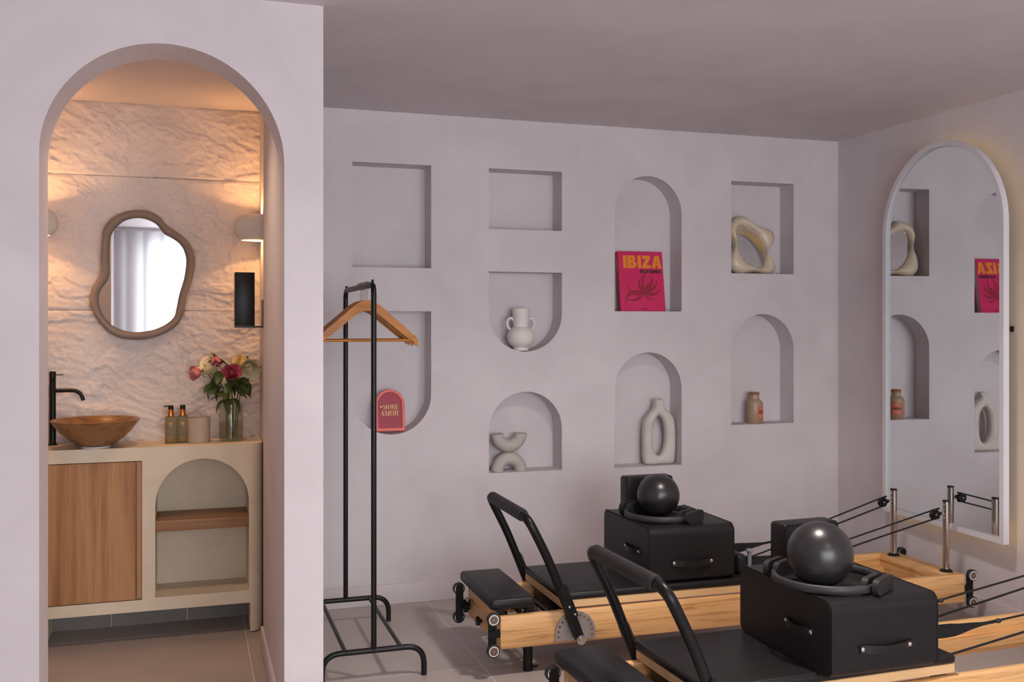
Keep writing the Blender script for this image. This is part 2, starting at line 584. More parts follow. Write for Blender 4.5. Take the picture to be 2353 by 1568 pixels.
struct(MB().box(X0 - 0.1, XR + 0.1, YF - 0.1, 5.15, ZC, ZC + 0.1).build('ceiling', 'ceil'))
struct(MB().box(XR, XR + 0.1, YF - 0.1, 5.15, 0, ZC).build('wall_right', 'plaster'))
struct(MB().box(X0 - 0.1, X0, YF - 0.1, 5.15, 0, ZC).build('wall_left', 'plaster'))

NICHE = [rect(0.755, 1.155, 1.688, 2.211), cup(0.755, 1.155, 0.848, 1.469),
         rect(1.461, 1.865, 1.898, 2.212), cup(1.461, 1.865, 1.26, 1.677), arch(1.461, 1.865, 0.631, 1.05),
         arch(2.168, 2.571, 1.474, 2.213), arch(2.168, 2.571, 0.627, 1.25),
         rect(2.882, 3.287, 1.691, 2.21), arch(2.882, 3.287, 0.837, 1.462)]
ND = 0.14
b = MB()
tri = tessellate_polygon([[Vector((p[0], p[1], 0)) for p in l] for l in [rect(PX1 - 0.05, XR, 0, ZC)] + NICHE])
flat = [p for l in [rect(PX1 - 0.05, XR, 0, ZC)] + NICHE for p in l]
b.add([(p[0], YB, p[1]) for p in flat], list(tri))
for l in NICHE:
    n = len(l)
    b.add([(p[0], YB, p[1]) for p in l] + [(p[0], YB + ND, p[1]) for p in l], [(i, (i + 1) % n, n + (i + 1) % n, n + i) for i in range(n)])
    b.add([(p[0], YB + ND, p[1]) for p in l], list(tessellate_polygon([[Vector((p[0], p[1], 0)) for p in l]])))
struct(b.build('wall_back', 'plaster'))

# partition with the arched opening and the wall that runs back from it
b = MB()
AX0, AX1, AZ = -0.45, 0.29, 2.30
ra = (AX1 - AX0) / 2
ac = (AX0 + AX1) / 2
out = [(X0, 0), (AX0, 0)] + [(ac - ra * math.cos(PI * k / 40), AZ - ra + ra * math.sin(PI * k / 40)) for k in range(41)] + [(AX1, 0), (PX1, 0), (PX1, ZC), (X0, ZC)]
b.prism([out], XZ, PY0, PY1)
struct(b.build('wall_partition', 'plaster'))
b = MB()
b.prism([[(AX1, PY1), (PX1, PY1), (PX1, 4.95), (0.31, 4.95), (0.31, 4.36), (AX1, 4.36)]], XY, 0, ZC)
struct(b.build('wall_bathroom_right', 'plaster'))
struct(MB().box(-0.80, -0.69, PY1, 4.95, 0, ZC).build('wall_bathroom_left', 'plaster'))
struct(MB().box(-0.80, 0.36, PY1, 5.0, 2.43, ZC).build('ceiling_bathroom', 'ceil'))

# washroom back wall: three courses of split stone
wb = struct(MB().box(-0.80, 0.36, 4.955, 5.08, 0, ZC).build('wall_bathroom_back', 'stone'))

def stone_h(x, z, seed):
    p = Vector((x * 1.9 + seed, z * 2.5, seed * 0.37))
    q = p + noise.noise_vector(p * 1.6) * 0.30
    big = noise.fractal(q * 0.9, 1.0, 2.1, 2)
    led = noise.fractal(Vector((q.x * 1.7 + 0.5 * q.y, q.y * 2.1, q.z)), 0.9, 2.0, 4)
    t = led * 3.0
    k = math.floor(t)
    fr = min(1.0, max(0.0, (t - k - 0.36) / 0.28))
    ter = (k + fr * fr * (3 - 2 * fr)) / 3.0
    fine = noise.fractal(Vector((x * 34 + seed, z * 46, 0.3)), 0.7, 2.0, 4)
    mid = noise.ridged_multi_fractal(Vector((x * 6 + seed, z * 9, 0.7)), 0.9, 2.0, 3, 1.0, 2.0)
    return 0.007 * big + 0.016 * ter + 0.0030 * fine + 0.0024 * mid

def stone_panel(x0, x1, z0, z1, seed, step=0.0050):
    nx, nz = int((x1 - x0) / step), int((z1 - z0) / step)
    vs, fs = [], []
    for j in range(nz + 1):
        for i in range(nx + 1):
            x, z = x0 + (x1 - x0) * i / nx, z0 + (z1 - z0) * j / nz
            e = min(1.0, min(z - z0, z1 - z) / 0.012)
            vs.append((x, 4.928 - stone_h(x, z, seed) * (0.35 + 0.65 * e) + (1 - e) * 0.002, z))
    w = nx + 1
    for j in range(nz):
        for i in range(nx):
            fs.append((j * w + i, j * w + i + 1, (j + 1) * w + i + 1, (j + 1) * w + i))
    me = bpy.data.meshes.new('stone_panel')
    me.from_pydata(vs, [], fs)
    me.materials.append(M['stone'])
    me.shade_smooth()
    o = bpy.data.objects.new('stone_panel', me)
    COL.objects.link(o)
    o.parent = wb
for (za, zb, sd) in ((0.21, 0.838, 1.3), (0.84, 1.4665, 4.7), (1.4685, 2.089, 9.1), (2.091, 2.43, 13.6)):
    stone_panel(-0.69, 0.31, za, zb, sd)

# window wall behind the camera
WX0, WX1, WZ0, WZ1 = -0.50, 3.05, 0.06, 2.33
b = MB()
b.prism([rect(X0, XR, 0, ZC), rect(WX0, WX1, WZ0, WZ1)], XZ, YF, YF - 0.16)
struct(b.build('wall_front', 'plaster'))
b = MB()
b.prism([rect(WX0, WX1, WZ0, WZ1), rect(WX0 + 0.05, WX1 - 0.05, WZ0 + 0.05, WZ1 - 0.05)], XZ, YF - 0.06, YF - 0.12)
wn = struct(b.build('window_1', 'whiteframe'))
nw = 3
ww = (WX1 - WX0 - 0.1) / nw
for k in range(nw):
    xa = WX0 + 0.05 + k * ww
    MB().box(xa + 0.01, xa + ww - 0.01, YF - 0.092, YF - 0.086, WZ0 + 0.05, WZ1 - 0.05).build('pane', 'pane', wn)
    if k:
        MB().box(xa - 0.03, xa + 0.03, YF - 0.115, YF - 0.065, WZ0 + 0.05, WZ1 - 0.05).build('mullion', 'whiteframe', wn)

for k, (xa, xb, lb) in enumerate(((-0.92, 0.42, 'sheer white curtain panel at the end of the window beside the left wall'),
                                  (0.44, 1.78, 'sheer white curtain panel in the middle of the wide window'),
                                  (1.80, 3.16, 'sheer white curtain panel at the end of the window beside the mirror wall'))):
    nf = int((xb - xa) / 0.006)
    vs, fs = [], []
    zz = [0.02, 0.8, 1.6, 2.2, 2.36, 2.43]
    for j, z in enumerate(zz):
        for i in range(nf + 1):
            x = xa + (xb - xa) * i / nf
            am = 0.045 * (1.0 - 0.35 * (z / 2.43)) * (0.7 + 0.3 * math.sin(x * 3.1 + k))
            vs.append((x + 0.012 * math.sin(x * 31), -1.87 + am * math.sin(x * 44 + 1.4 * math.sin(x * 5 + k)) + 0.015 * math.sin(x * 11 + z), z))
    w = nf + 1
    for j in range(len(zz) - 1):
        for i in range(nf):
            fs.append((j * w + i, j * w + i + 1, (j + 1) * w + i + 1, (j + 1) * w + i))
    tag(MB().add(vs, fs).build('sheer_curtain', 'sheer', ang=80), lb, 'curtain', 'curtains at the window')
tag(MB().box(-0.98, 3.22, -1.885, -1.855, 2.435, 2.465, 0.003).build('curtain_track', 'whiteframe'),
    'slim white ceiling track carrying the sheer curtains', 'curtain track')

# baseboards
struct(MB().box(PX1, XR - 0.012, YB - 0.012, YB, 0, 0.10, 0.002).build('baseboard_back', 'plaster'))
struct(MB().box(XR - 0.012, XR, YF, YB, 0, 0.10, 0.002).build('baseboard_right', 'plaster'))
struct(MB().box(AX1 - 0.012, AX1, PY0 + 0.01, 4.36, 0, 0.11, 0.002).build('baseboard_bathroom', 'plaster'))

bsk = MB().box(-0.69, 0.31, 4.938, 4.955, 0, 0.125, 0.001, 1)
M['skirt'] = pm('dark_tile_skirting', (0.20, 0.17, 0.16), (0.16, 0.136, 0.128), 3, 0.5)
bsk = struct(bsk.build('baseboard_bathroom_back', 'grout'))
for k in range(3):
    MB().box(-0.69 + k * 0.3345, -0.69 + k * 0.3345 + 0.331, 4.934, 4.945, 0.002, 0.123, 0.001, 1).build('tile', 'skirt', bsk)

# recessed downlights (all out of frame above and behind the camera)
for (dx, dy, dz, pw, lb) in ((1.82, 2.70, ZC, DLE, 'round downlight in the ceiling above the reformers'),
                             (1.85, 0.50, ZC, DLE * 0.30, 'round downlight in the ceiling in front of the window'),
                             (-0.10, 3.83, 2.43, BLE, 'round warm downlight in the washroom ceiling just behind the arch')):
    dl = thing('downlight', lb, 'downlight', (dx, dy, dz), 0, 'recessed ceiling downlights')
    MB().lathe([(0.032, 0.0), (0.05, 0.0), (0.05, -0.006), (0.036, -0.008), (0.032, -0.002)]).build('trim_ring', 'white', dl)
    MB().lathe([(0.0005, -0.003), (0.031, -0.003)]).build('lens', 'downlight', dl)
    sp = bpy.data.lights.new('downlight_beam', 'SPOT')
    sp.energy = pw
    sp.color = (1.0, 0.90, 0.82) if dz == ZC else (1.0, 0.72, 0.50)
    sp.spot_size = math.radians(150 if dz == ZC else 125)
    sp.spot_blend = 1.0
    sp.shadow_soft_size = 0.11
    so = bpy.data.objects.new('downlight_beam', sp)
    so.location = (0, 0, -0.03)
    so.parent = dl
    COL.objects.link(so)

# ------------------------------------------------------------------ vanity
VY, VB = 4.648, 4.915
VX0, VX1 = -0.675, 0.308
VZ0, VZ1 = 0.137, 0.86
van = thing('vanity', 'cream plastered washroom vanity with wooden door and arched open shelf', 'vanity', (0, 0, 0))
arc = [(0.25 + 0.058 * math.sin(PI / 2 * k / 10), VY + 0.075 * (1 - math.cos(PI / 2 * k / 10))) for k in range(11)]
plan = [(VX0, VY)] + arc + [(VX1, VB), (VX0, VB)]
door_r = rect(-0.655, -0.211, 0.188, 0.801)
nich = arch(-0.156, 0.245, 0.193, 0.801)
b = MB()
loops = [rect(VX0, 0.25, VZ0, VZ1), door_r, nich]
tri = tessellate_polygon([[Vector((p[0], p[1], 0)) for p in l] for l in loops])
b.add([(p[0], VY, p[1]) for l in loops for p in l], list(tri))
for l, d in ((door_r, 0.03), (nich, 0.25)):
    n = len(l)
    b.add([(p[0], VY, p[1]) for p in l] + [(p[0], VY + d, p[1]) for p in l], [(i, (i + 1) % n, n + (i + 1) % n, n + i) for i in range(n)])
    b.add([(p[0], VY + d, p[1]) for p in l], list(tessellate_polygon([[Vector((p[0], p[1], 0)) for p in l]])))
for z in (VZ0, VZ1):
    b.add([(p[0], p[1], z) for p in plan], list(tessellate_polygon([[Vector((p[0], p[1], 0)) for p in plan]])))
side = plan[1:]
for i in range(len(side) - 1):
    (xa, ya), (xb, yb) = side[i], side[i + 1]
    b.add([(xa, ya, VZ0), (xb, yb, VZ0), (xb, yb, VZ1), (xa, ya, VZ1)], [(0, 1, 2, 3)])
b.add([(VX0, VY, VZ0), (VX0, VB, VZ0), (VX0, VB, VZ1), (VX0, VY, VZ1)], [(0, 1, 2, 3)])
b.build('body', 'cream', van, ang=30)
dr = MB().box(-0.652, -0.2365, VY + 0.002, VY + 0.024, 0.191, 0.798, 0.0015, 1).build('door', 'walnut', van)
MB().box(-0.2345, -0.214, VY + 0.005, VY + 0.024, 0.193, 0.798, 0.001, 1).build('door_edge_strip', 'walnut', dr)
MB().box(-0.1555, 0.2445, VY + 0.006, VY + 0.248, 0.482, 0.531, 0.003).build('shelf', 'walnut_x', van)
MB().prism([arc + [(VX1, VB), (0.25, VB)]], XY, 0.006, VZ0 + 0.001).build('leg', 'cream', van, ang=30)
MB().box(VX0, -0.605, VY, VB, 0.006, VZ0 + 0.001).build('leg', 'cream', van)

# vessel basin and tap
bs = thing('basin', 'round brown veined stone vessel basin on the vanity', 'basin', (-0.406, 4.722, VZ1))
prof = [(0.058, 0.006), (0.085, 0.018), (0.118, 0.042), (0.148, 0.072), (0.170, 0.100), (0.185, 0.122), (0.181, 0.124), (0.176, 0.122), (0.160, 0.098), (0.136, 0.070), (0.100, 0.040), (0.06, 0.022), (0.001, 0.018)]
bb = MB().lathe([(0.001, 0.006)] + prof, n=64).build('bowl', 'bowl', bs, ang=60)
MB().lathe([(0.001, 0.0), (0.06, 0.0), (0.06, 0.006), (0.001, 0.006)], n=40).build('base_ring', 'white', bs)
MB().lathe([(0.001, 0.0205), (0.02, 0.0205), (0.021, 0.0185)], n=20).build('drain', 'blackmetal', bs)

tp = thing('tap', 'tall matt black single lever tap behind the vessel basin', 'tap', (-0.597, 4.862, VZ1))
MB().lathe([(0.0005, 0), (0.020, 0), (0.020, 0.005), (0.0138, 0.007), (0.0138, 0.285), (0.0125, 0.287), (0.0138, 0.289), (0.0138, 0.328), (0.0125, 0.331), (0.0005, 0.331)], n=24).build('body', 'blackmetal', tp)
MB().tube(fillet([(0.008, 0, 0.244), (0.112, 0, 0.244), (0.128, -0.004, 0.198)], 0.034, 10), 0.0085, 16).build('spout', 'blackmetal', tp)
MB().cyl((0.012, 0, 0.315), (0.044, 0, 0.316), 0.0022, 10).build('lever', 'blackmetal', tp)

# pump bottles
def pump_bottle(x, y, label, turn, nozzle):
    t = thing('soap_bottle', label, 'bottle', (x, y, VZ1), turn, 'soap bottles on the vanity')
    MB().box(-0.0245, 0.0245, -0.0245, 0.0245, 0, 0.122, 0.002).build('body', 'olive', t)
    MB().lathe([(0.0005, 0.122), (0.0115, 0.122), (0.0115, 0.1225), (0.0135, 0.124), (0.0135, 0.152), (0.012, 0.154), (0.0005, 0.154)], n=22).build('collar', 'copper', t)
    p = MB().lathe([(0.0005, 0.154), (0.0115, 0.154), (0.0115, 0.171), (0.010, 0.173), (0.0005, 0.173)], n=22)
    if nozzle:
        p.box(-0.030, -0.006, -0.004, 0.004, 0.166, 0.1725, 0.001, 1)
    else:
        p.box(-0.004, 0.004, -0.030, -0.006, 0.166, 0.1725, 0.001, 1)
    p.build('pump', 'blackmetal', t)
    e = MB().prism([ellipse(0, 0.091, 0.0085, 0.0085)], XZ, -0.0249, -0.0246).build('emblem', 'goldprint', t)
    for z, w in ((0.080, 0.004), (0.076, 0.006), (0.030, 0.012), (0.024, 0.015), (0.018, 0.010), (0.013, 0.014)):
        MB().box(-w, w, -0.0248, -0.0246, z, z + 0.0016).build('print_line', 'goldprint', t)
pump_bottle(-0.0935, 4.775, 'square olive pump bottle, nozzle turned left, the one nearer the basin', 0.0, True)
pump_bottle(-0.0425, 4.790, 'square olive pump bottle squeezed between another bottle and the beige tumbler', 0.0, False)

tag(MB().lathe([(0.0005, 0), (0.048, 0), (0.0505, 0.003), (0.0505, 0.112), (0.049, 0.115), (0.0455, 0.115), (0.044, 0.112), (0.044, 0.008), (0.0005, 0.006)], n=48).build('tumbler', 'cup'),
    'beige travertine tumbler beside the olive pump bottles', 'tumbler')
bpy.data.objects['tumbler'].location = (0.027, 4.772, VZ1)

# glass vase with roses
VC = Vector((0.172, 4.800, VZ1))
vz = thing('glass_vase', 'clear glass cylinder vase with water on the vanity', 'vase', VC)
MB().lathe([(0.0005, 0), (0.053, 0), (0.056, 0.004), (0.056, 0.17), (0.0545, 0.171), (0.053, 0.17), (0.053, 0.012), (0.0005, 0.011)], n=48).build('glass', 'glass', vz)
MB().lathe([(0.0005, 0.012), (0.0525, 0.012), (0.0525, 0.088), (0.0005, 0.088)], n=40).build('water', 'water', vz)

def petal_mesh(name, R, h, span, flare, mat):
    nu, nv = 8, 7
    vs, fs = [], []
    for j in range(nv + 1):
        v = j / nv
        wid = math.sin(PI * min(1, 0.16 + 0.72 * v)) ** 0.6
        r = R * (0.25 + 0.75 * math.sin(v * PI * 0.55)) + flare * v ** 3
        z = h * (v - 0.06)
        for i in range(nu + 1):
            u = -1 + 2 * i / nu
            a = u * span * wid
            rr = r + 0.10 * R * u * u * v
            vs.append((rr * math.cos(a), rr * math.sin(a), z - 0.12 * h * u * u * v * v))
    w = nu + 1
    for j in range(nv):
        for i in range(nu):
            fs.append((j * w + i, j * w + i + 1, (j + 1) * w + i + 1, (j + 1) * w + i))
    me = bpy.data.meshes.new(name)
    me.from_pydata(vs, [], fs)
    me.materials.append(M[mat])
    me.shade_smooth()
    return me

def leaf_mesh(name, L, wd, mat, droop):
    nu, nv = 4, 9
    vs, fs = [], []
    for j in range(nv + 1):
        v = j / nv
        w = wd * math.sin(PI * v ** 0.8) ** 0.9 if 0 < v < 1 else 0.0004
        for i in range(nu + 1):
            u = -1 + 2 * i / nu
            vs.append((L * v, u * w, abs(u) * w * 0.35 - droop * v * v * L))
    k = nu + 1
    for j in range(nv):
        for i in range(nu):
            fs.append((j * k + i, j * k + i + 1, (j + 1) * k + i + 1, (j + 1) * k + i))
    me = bpy.data.meshes.new(name)
    me.from_pydata(vs, [], fs)
    me.materials.append(M[mat])
    me.shade_smooth()
    return me

def rose(label, foot, tip, aim, size, mat, mid, openness, leaves, seed):
    rnd = random.Random(seed)
    t = thing('rose', label, 'rose', foot, 0, 'roses in the glass vase')
    F0 = Vector(foot)
    aim = Vector(aim).normalized()
    tipv = Vector(tip)
    base = tipv - aim * size * 0.55
    pts = cr([(0, 0, 0), Vector(mid) - F0, base - aim * 0.02 - F0, base + aim * 0.004 - F0], 8)
    MB().tube(pts, 0.0021, 8).build('stem', 'stem', t)
    q = aim.to_track_quat('Z', 'Y').to_matrix().to_4x4()
    core = MB().sphere((0, 0, size * 0.40), size * 0.20, 16, 10, (1, 1, 1.7)).build('bloom', mat, t)
    core.location = base - F0
    core.rotation_euler = q.to_euler()
    lay = [(0.17, 1.00, 1.15, 0.00, 3), (0.27, 0.98, 0.95, 0.04 * openness, 4), (0.37, 0.92, 0.85, 0.14 * openness, 5), (0.46, 0.80, 0.80, 0.30 * openness, 5)]
    for li, (r, h, span, fl_, cnt) in enumerate(lay):
        me = petal_mesh('petal', r * size, h * size, span, fl_ * size, mat)
        for k in range(cnt):
            p = bpy.data.objects.new('petal', me)
            COL.objects.link(p)
            p.parent = core
            p.rotation_euler = (rnd.uniform(-0.07, 0.07), rnd.uniform(-0.10, 0.10), 2 * PI * k / cnt + li * 0.9 + rnd.uniform(-0.15, 0.15))
            s_ = rnd.uniform(0.92, 1.05)
            p.scale = (s_, s_, s_)
    sepal = leaf_mesh('sepal', size * 0.5, size * 0.09, 'stem', 0.1)
    for k in range(4):
        p = bpy.data.objects.new('sepal', sepal)
        COL.objects.link(p)
        p.parent = core
        p.rotation_euler = (0, 0.35, PI / 2 * k + 0.3)
    for (f, L, wd, az, el, mt, dp) in leaves:
        i = int(f * (len(pts) - 1))
        p = bpy.data.objects.new('leaf', leaf_mesh('leaf', L, wd, mt, dp))
        COL.objects.link(p)
        p.parent = t
        p.location = pts[i]
        p.rotation_euler = (rnd.uniform(-0.5, 0.5), -el, az)

VZ = VZ1 + 0.016
def foliage(seed, n, side):
    r_ = random.Random(seed)
    out = []
    for k in range(n):
        out.append((r_.uniform(0.36, 0.68), r_.uniform(0.055, 0.090), r_.uniform(0.018, 0.030), side + r_.uniform(-1.5, 1.5), r_.uniform(-1.1, 0.25), 'leaf' if r_.random() < 0.7 else 'leaf2', r_.uniform(0.1, 0.6)))
    return out
rose('pink rose nodding far out to the left of the vase', (0.150, 4.805, VZ), (0.008, 4.79, 1.178), (-0.75, -0.25, -0.05), 0.064, 'rose_pink', (0.140, 4.79, 1.05), 0.3, foliage(11, 6, 3.9), 1)
rose('large cream rose between the two pink blooms on the left', (0.160, 4.820, VZ), (0.074, 4.80, 1.212), (-0.45, -0.35, 0.55), 0.084, 'rose_cream', (0.15, 4.81, 1.05), 0.7, foliage(12, 6, 4.2), 2)
rose('small mauve pink rose tilted against the large cream rose', (0.175, 4.790, VZ), (0.107, 4.775, 1.226), (0.25, -0.4, -0.55), 0.052, 'rose_mauve', (0.175, 4.775, 1.08), 0.2, foliage(13, 6, 4.5), 3)
rose('deep pink open rose facing out at the centre of the bunch', (0.180, 4.780, VZ), (0.174, 4.758, 1.180), (-0.05, -0.85, 0.35), 0.066, 'rose_deep', (0.175, 4.775, 1.04), 0.6, foliage(14, 6, 4.8), 4)
rose('butter yellow rose at the back on the right of the bunch', (0.185, 4.815, VZ), (0.223, 4.82, 1.225), (0.15, -0.45, 0.55), 0.066, 'rose_yellow', (0.20, 4.81, 1.05), 0.8, foliage(15, 6, 5.4), 5)
rose('wilting cream rose hanging over beside the washroom wall', (0.195, 4.800, VZ), (0.256, 4.785, 1.196), (0.05, -0.55, -0.35), 0.078, 'rose_cream', (0.21, 4.79, 1.06), 0.9, foliage(16, 6, 5.2), 6)

# organic washroom mirror
MO = [(-0.231, 1.932), (-0.181, 1.924), (-0.14, 1.899), (-0.119, 1.872), (-0.089, 1.849), (-0.047, 1.82), (-0.011, 1.78), (0.009, 1.726), (0.01, 1.671), (-0.001, 1.611), (-0.022, 1.545), (-0.034, 1.48), (-0.05, 1.425), (-0.083, 1.384), (-0.14, 1.352), (-0.201, 1.334), (-0.266, 1.332), (-0.321, 1.342), (-0.371, 1.371), (-0.41, 1.419), (-0.438, 1.472), (-0.446, 1.52), (-0.435, 1.568), (-0.41, 1.611), (-0.399, 1.648), (-0.397, 1.712), (-0.393, 1.797), (-0.386, 1.84), (-0.361, 1.881), (-0.321, 1.911), (-0.281, 1.926)]
MI = [(-0.231, 1.893), (-0.196, 1.886), (-0.165, 1.871), (-0.142, 1.847), (-0.125, 1.823), (-0.083, 1.8), (-0.053, 1.774), (-0.034, 1.736), (-0.028, 1.692), (-0.037, 1.621), (-0.058, 1.545), (-0.071, 1.479), (-0.083, 1.436), (-0.119, 1.403), (-0.17, 1.379), (-0.231, 1.367), (-0.286, 1.371), (-0.331, 1.387), (-0.366, 1.414), (-0.396, 1.462), (-0.407, 1.52), (-0.396, 1.563), (-0.371, 1.6), (-0.36, 1.638), (-0.361, 1.713), (-0.356, 1.798), (-0.336, 1.841), (-0.301, 1.875), (-0.266, 1.889)]
wm = thing('wall_mirror', 'wavy blob shaped mirror with a taupe frame on the stone wall', 'mirror', (0, 0, 0))
no_ = resample([p[:2] for p in cr(MO, 6, True)], 120)
ni_ = resample([p[:2] for p in cr(MI, 6, True)], 120)
MB().ring(no_, ni_, XZ, [(0.0, 4.915), (0.0, 4.885), (0.07, 4.872), (0.25, 4.861), (0.5, 4.857), (0.75, 4.861), (0.93, 4.870), (1.0, 4.880), (1.0, 4.915)]).build('frame', 'taupe', wm, ang=60)
MB().prism([ni_], XZ, 4.876, 4.884).build('glass', 'mirror', wm, flat=True)

# sconces: bowls open above and below
def sconce(x, y, z, sgn, label):
    t = thing('wall_sconce', label, 'wall lamp', (x, y, z), 0, 'washroom sconces')
    prof = [(0.086, 0.066), (0.108, 0.050), (0.122, 0.028), (0.128, 0.000), (0.124, -0.022), (0.113, -0.040), (0.098, -0.054)]
    inn = [(r - 0.005, zz) for r, zz in reversed(prof)]
    b_ = MB()
    b_.lathe(prof + inn + [prof[0]], n=36, a0=-PI / 2, a1=PI / 2)
    if sgn < 0:
        b_.v = [(-p[0], p[1] * 0.62, p[2]) for p in b_.v]
    else:
        b_.v = [(p[0], p[1] * 0.62, p[2]) for p in b_.v]
    b_.build('shade', 'sconce', t)
    xs = sgn
    MB().box(min(0, xs * 0.012), max(0, xs * 0.012), -0.03, 0.03, -0.045, 0.05, 0.002).build('back_plate', 'white', t)
    MB().sphere((xs * 0.036, 0, 0.018), 0.026, 16, 10).build('bulb', 'glow', t)
    L = bpy.data.lights.new('sconce_light', 'POINT')
    L.energy = SCE
    L.color = (1.0, 0.50, 0.18)
    L.shadow_soft_size = 0.030
    lo = bpy.data.objects.new('sconce_light', L)
    lo.location = (xs * 0.036, 0, 0.018)
    lo.parent = t
    COL.objects.link(lo)
sconce(0.31, 4.765, 1.848, -1, 'white dome wall sconce glowing up and down above the black dispenser')
sconce(-0.69, 4.765, 1.848, 1, 'white dome wall sconce half hidden at the left edge of the arch')

# black dispenser on a bracket
dp = thing('paper_dispenser', 'black rectangular paper dispenser on the washroom wall under the sconce', 'dispenser', (0, 0, 0))
MB().box(0.178, 0.262, 4.505, 4.60, 1.396, 1.632, 0.002).build('housing', 'blackmetal', dp)
MB().box(0.296, 0.3095, 4.47, 4.60, 1.392, 1.512, 0.001, 1).build('wall_plate', 'blackmetal', dp)
MB().box(0.178, 0.3085, 4.505, 4.60, 1.388, 1.3955, 0.001, 1).build('bottom_plate', 'blackmetal', dp)

# ------------------------------------------------------------------ arched wall mirror on the right wall
am = thing('arched_mirror', 'tall arched mirror with a slim white frame and warm backlight', 'mirror', (3.500, 4.05, 0.0), math.radians(-2.4))
my0, my1, mz0, mz1 = -0.502, 0.362, 0.412, 2.300
def arch_y(i):
    return arch(my0 + i, my1 - i, mz0 + i, mz1 - i, 40)
MB().prism([arch_y(0.0), arch_y(0.026)], YZ, -0.014, 0.016).build('frame', 'whiteframe', am, ang=30)
MB().prism([arch_y(0.0262)], YZ, 0.0, 0.008).build('glass', 'mirror', am, flat=True)
MB().prism([arch_y(0.012), arch_y(0.022)], YZ, 0.0165, 0.021).build('light_strip', 'led', am, flat=True)
for z in (0.9, 1.9):
    for y in (my0 + 0.2, my1 - 0.2):
        MB().box(0.008, 0.060, y - 0.02, y + 0.02, z - 0.02, z + 0.02).build('wall_spacer', 'white', am)
tag(MB().box(3.572, 3.588, 3.612, 3.622, 1.368, 1.394, 0.002).build('cable_clip', 'blackmetal'), 'tiny black cable clip on the wall beside the arched mirror', 'clip')

# ------------------------------------------------------------------ things in the niches
# coral sign
sg = thing('framed_sign', 'coral arched frame with crimson panel and gold lettering in a niche', 'sign', (0.953, 4.955, 0.861))
SM = Matrix.Rotation(math.radians(-7), 4, 'X')
def on_sign(b_, name, mat_, par=sg, **k):
    return b_.xf(SM).build(name, mat_, par, **k)
o_, i_ = arch(-0.076, 0.076, 0.0, 0.212, 30), arch(-0.060, 0.060, 0.018, 0.197, 30)
o_, i_ = resample(o_, 140), resample(i_, 140)
fr = on_sign(MB().ring(o_, i_, XZ, [(0, 0.012), (0, -0.004), (0.15, -0.009), (0.5, -0.012), (0.85, -0.009), (1, -0.003), (1, 0.012)]), 'frame', 'coral', ang=60)
on_sign(MB().prism([i_], XZ, 0.001, 0.010), 'panel', 'signred', flat=True)

def serif(ch):
    """pieces (outline [, hole]) of heavy stencil serif capitals, cap height 1"""
    if ch == 'M':
        return 1.22, [[rect(0.12, 0.17, 0, 1)], [rect(0.02, 0.27, 0, 0.065)], [[(0.02, 1), (0.30, 1), (0.62, 0.12), (0.56, 0.0), (0.50, 0.0)]],
                      [[(0.60, 0.05), (0.88, 1), (0.92, 1), (0.64, 0.05)]], [rect(0.86, 1.08, 0, 1)], [rect(0.78, 1.16, 0, 0.065)], [rect(0.86, 1.16, 0.935, 1)], [rect(0.02, 0.14, 0.935, 1)]]
    if ch == 'O':
        L = [(0.5 - 0.03 - 0.46 * math.sin(PI * k / 16), 0.5 + 0.52 * math.cos(PI * k / 16)) for k in range(17)] + [(0.5 - 0.03 - 0.20 * math.sin(PI * k / 16), 0.5 - 0.48 * math.cos(PI * k / 16)) for k in range(17)]
        Rr = [(1.0 - a, c_) for a, c_ in L]
        return 1.02, [[L], [Rr]]
    if ch == 'R':
        bowl = [(0.40, 1.0), (0.60, 1.0)] + [(0.60 + 0.27 * math.sin(PI * k / 12), 0.74 + 0.26 * math.cos(PI * k / 12)) for k in range(13)] + [(0.40, 0.48), (0.40, 0.525), (0.52, 0.525)] + [(0.54 + 0.10 * math.sin(PI * k / 12), 0.74 - 0.215 * math.cos(PI * k / 12)) for k in range(13)] + [(0.40, 0.955)]
        return 0.98, [[rect(0.12, 0.35, 0, 1)], [rect(0.03, 0.44, 0, 0.065)], [rect(0.03, 0.2, 0.935, 1)], [bowl], [[(0.50, 0.50), (0.70, 0.50), (0.96, 0.03), (0.96, 0), (0.74, 0)]]]
    if ch == 'E':
        return 0.84, [[rect(0.12, 0.35, 0, 1)], [rect(0.03, 0.2, 0, 0.065)], [rect(0.03, 0.2, 0.935, 1)], [rect(0.38, 0.76, 0, 0.05)], [rect(0.38, 0.74, 0.95, 1)], [rect(0.38, 0.62, 0.49, 0.535)],
                      [[(0.76, 0), (0.80, 0.28), (0.76, 0.28), (0.62, 0.05)]], [[(0.74, 1), (0.77, 0.74), (0.73, 0.74), (0.60, 0.95)]], [rect(0.60, 0.64, 0.38, 0.64)]]
    if ch == 'A':
        return 1.02, [[[(0.46, 1.03), (0.62, 1.03), (0.96, 0), (0.68, 0)]], [[(0.40, 0.90), (0.44, 0.90), (0.19, 0.0), (0.14, 0.0)]], [rect(0.04, 0.30, 0, 0.065)], [rect(0.60, 1.0, 0, 0.065)], [rect(0.26, 0.58, 0.30, 0.345)]]

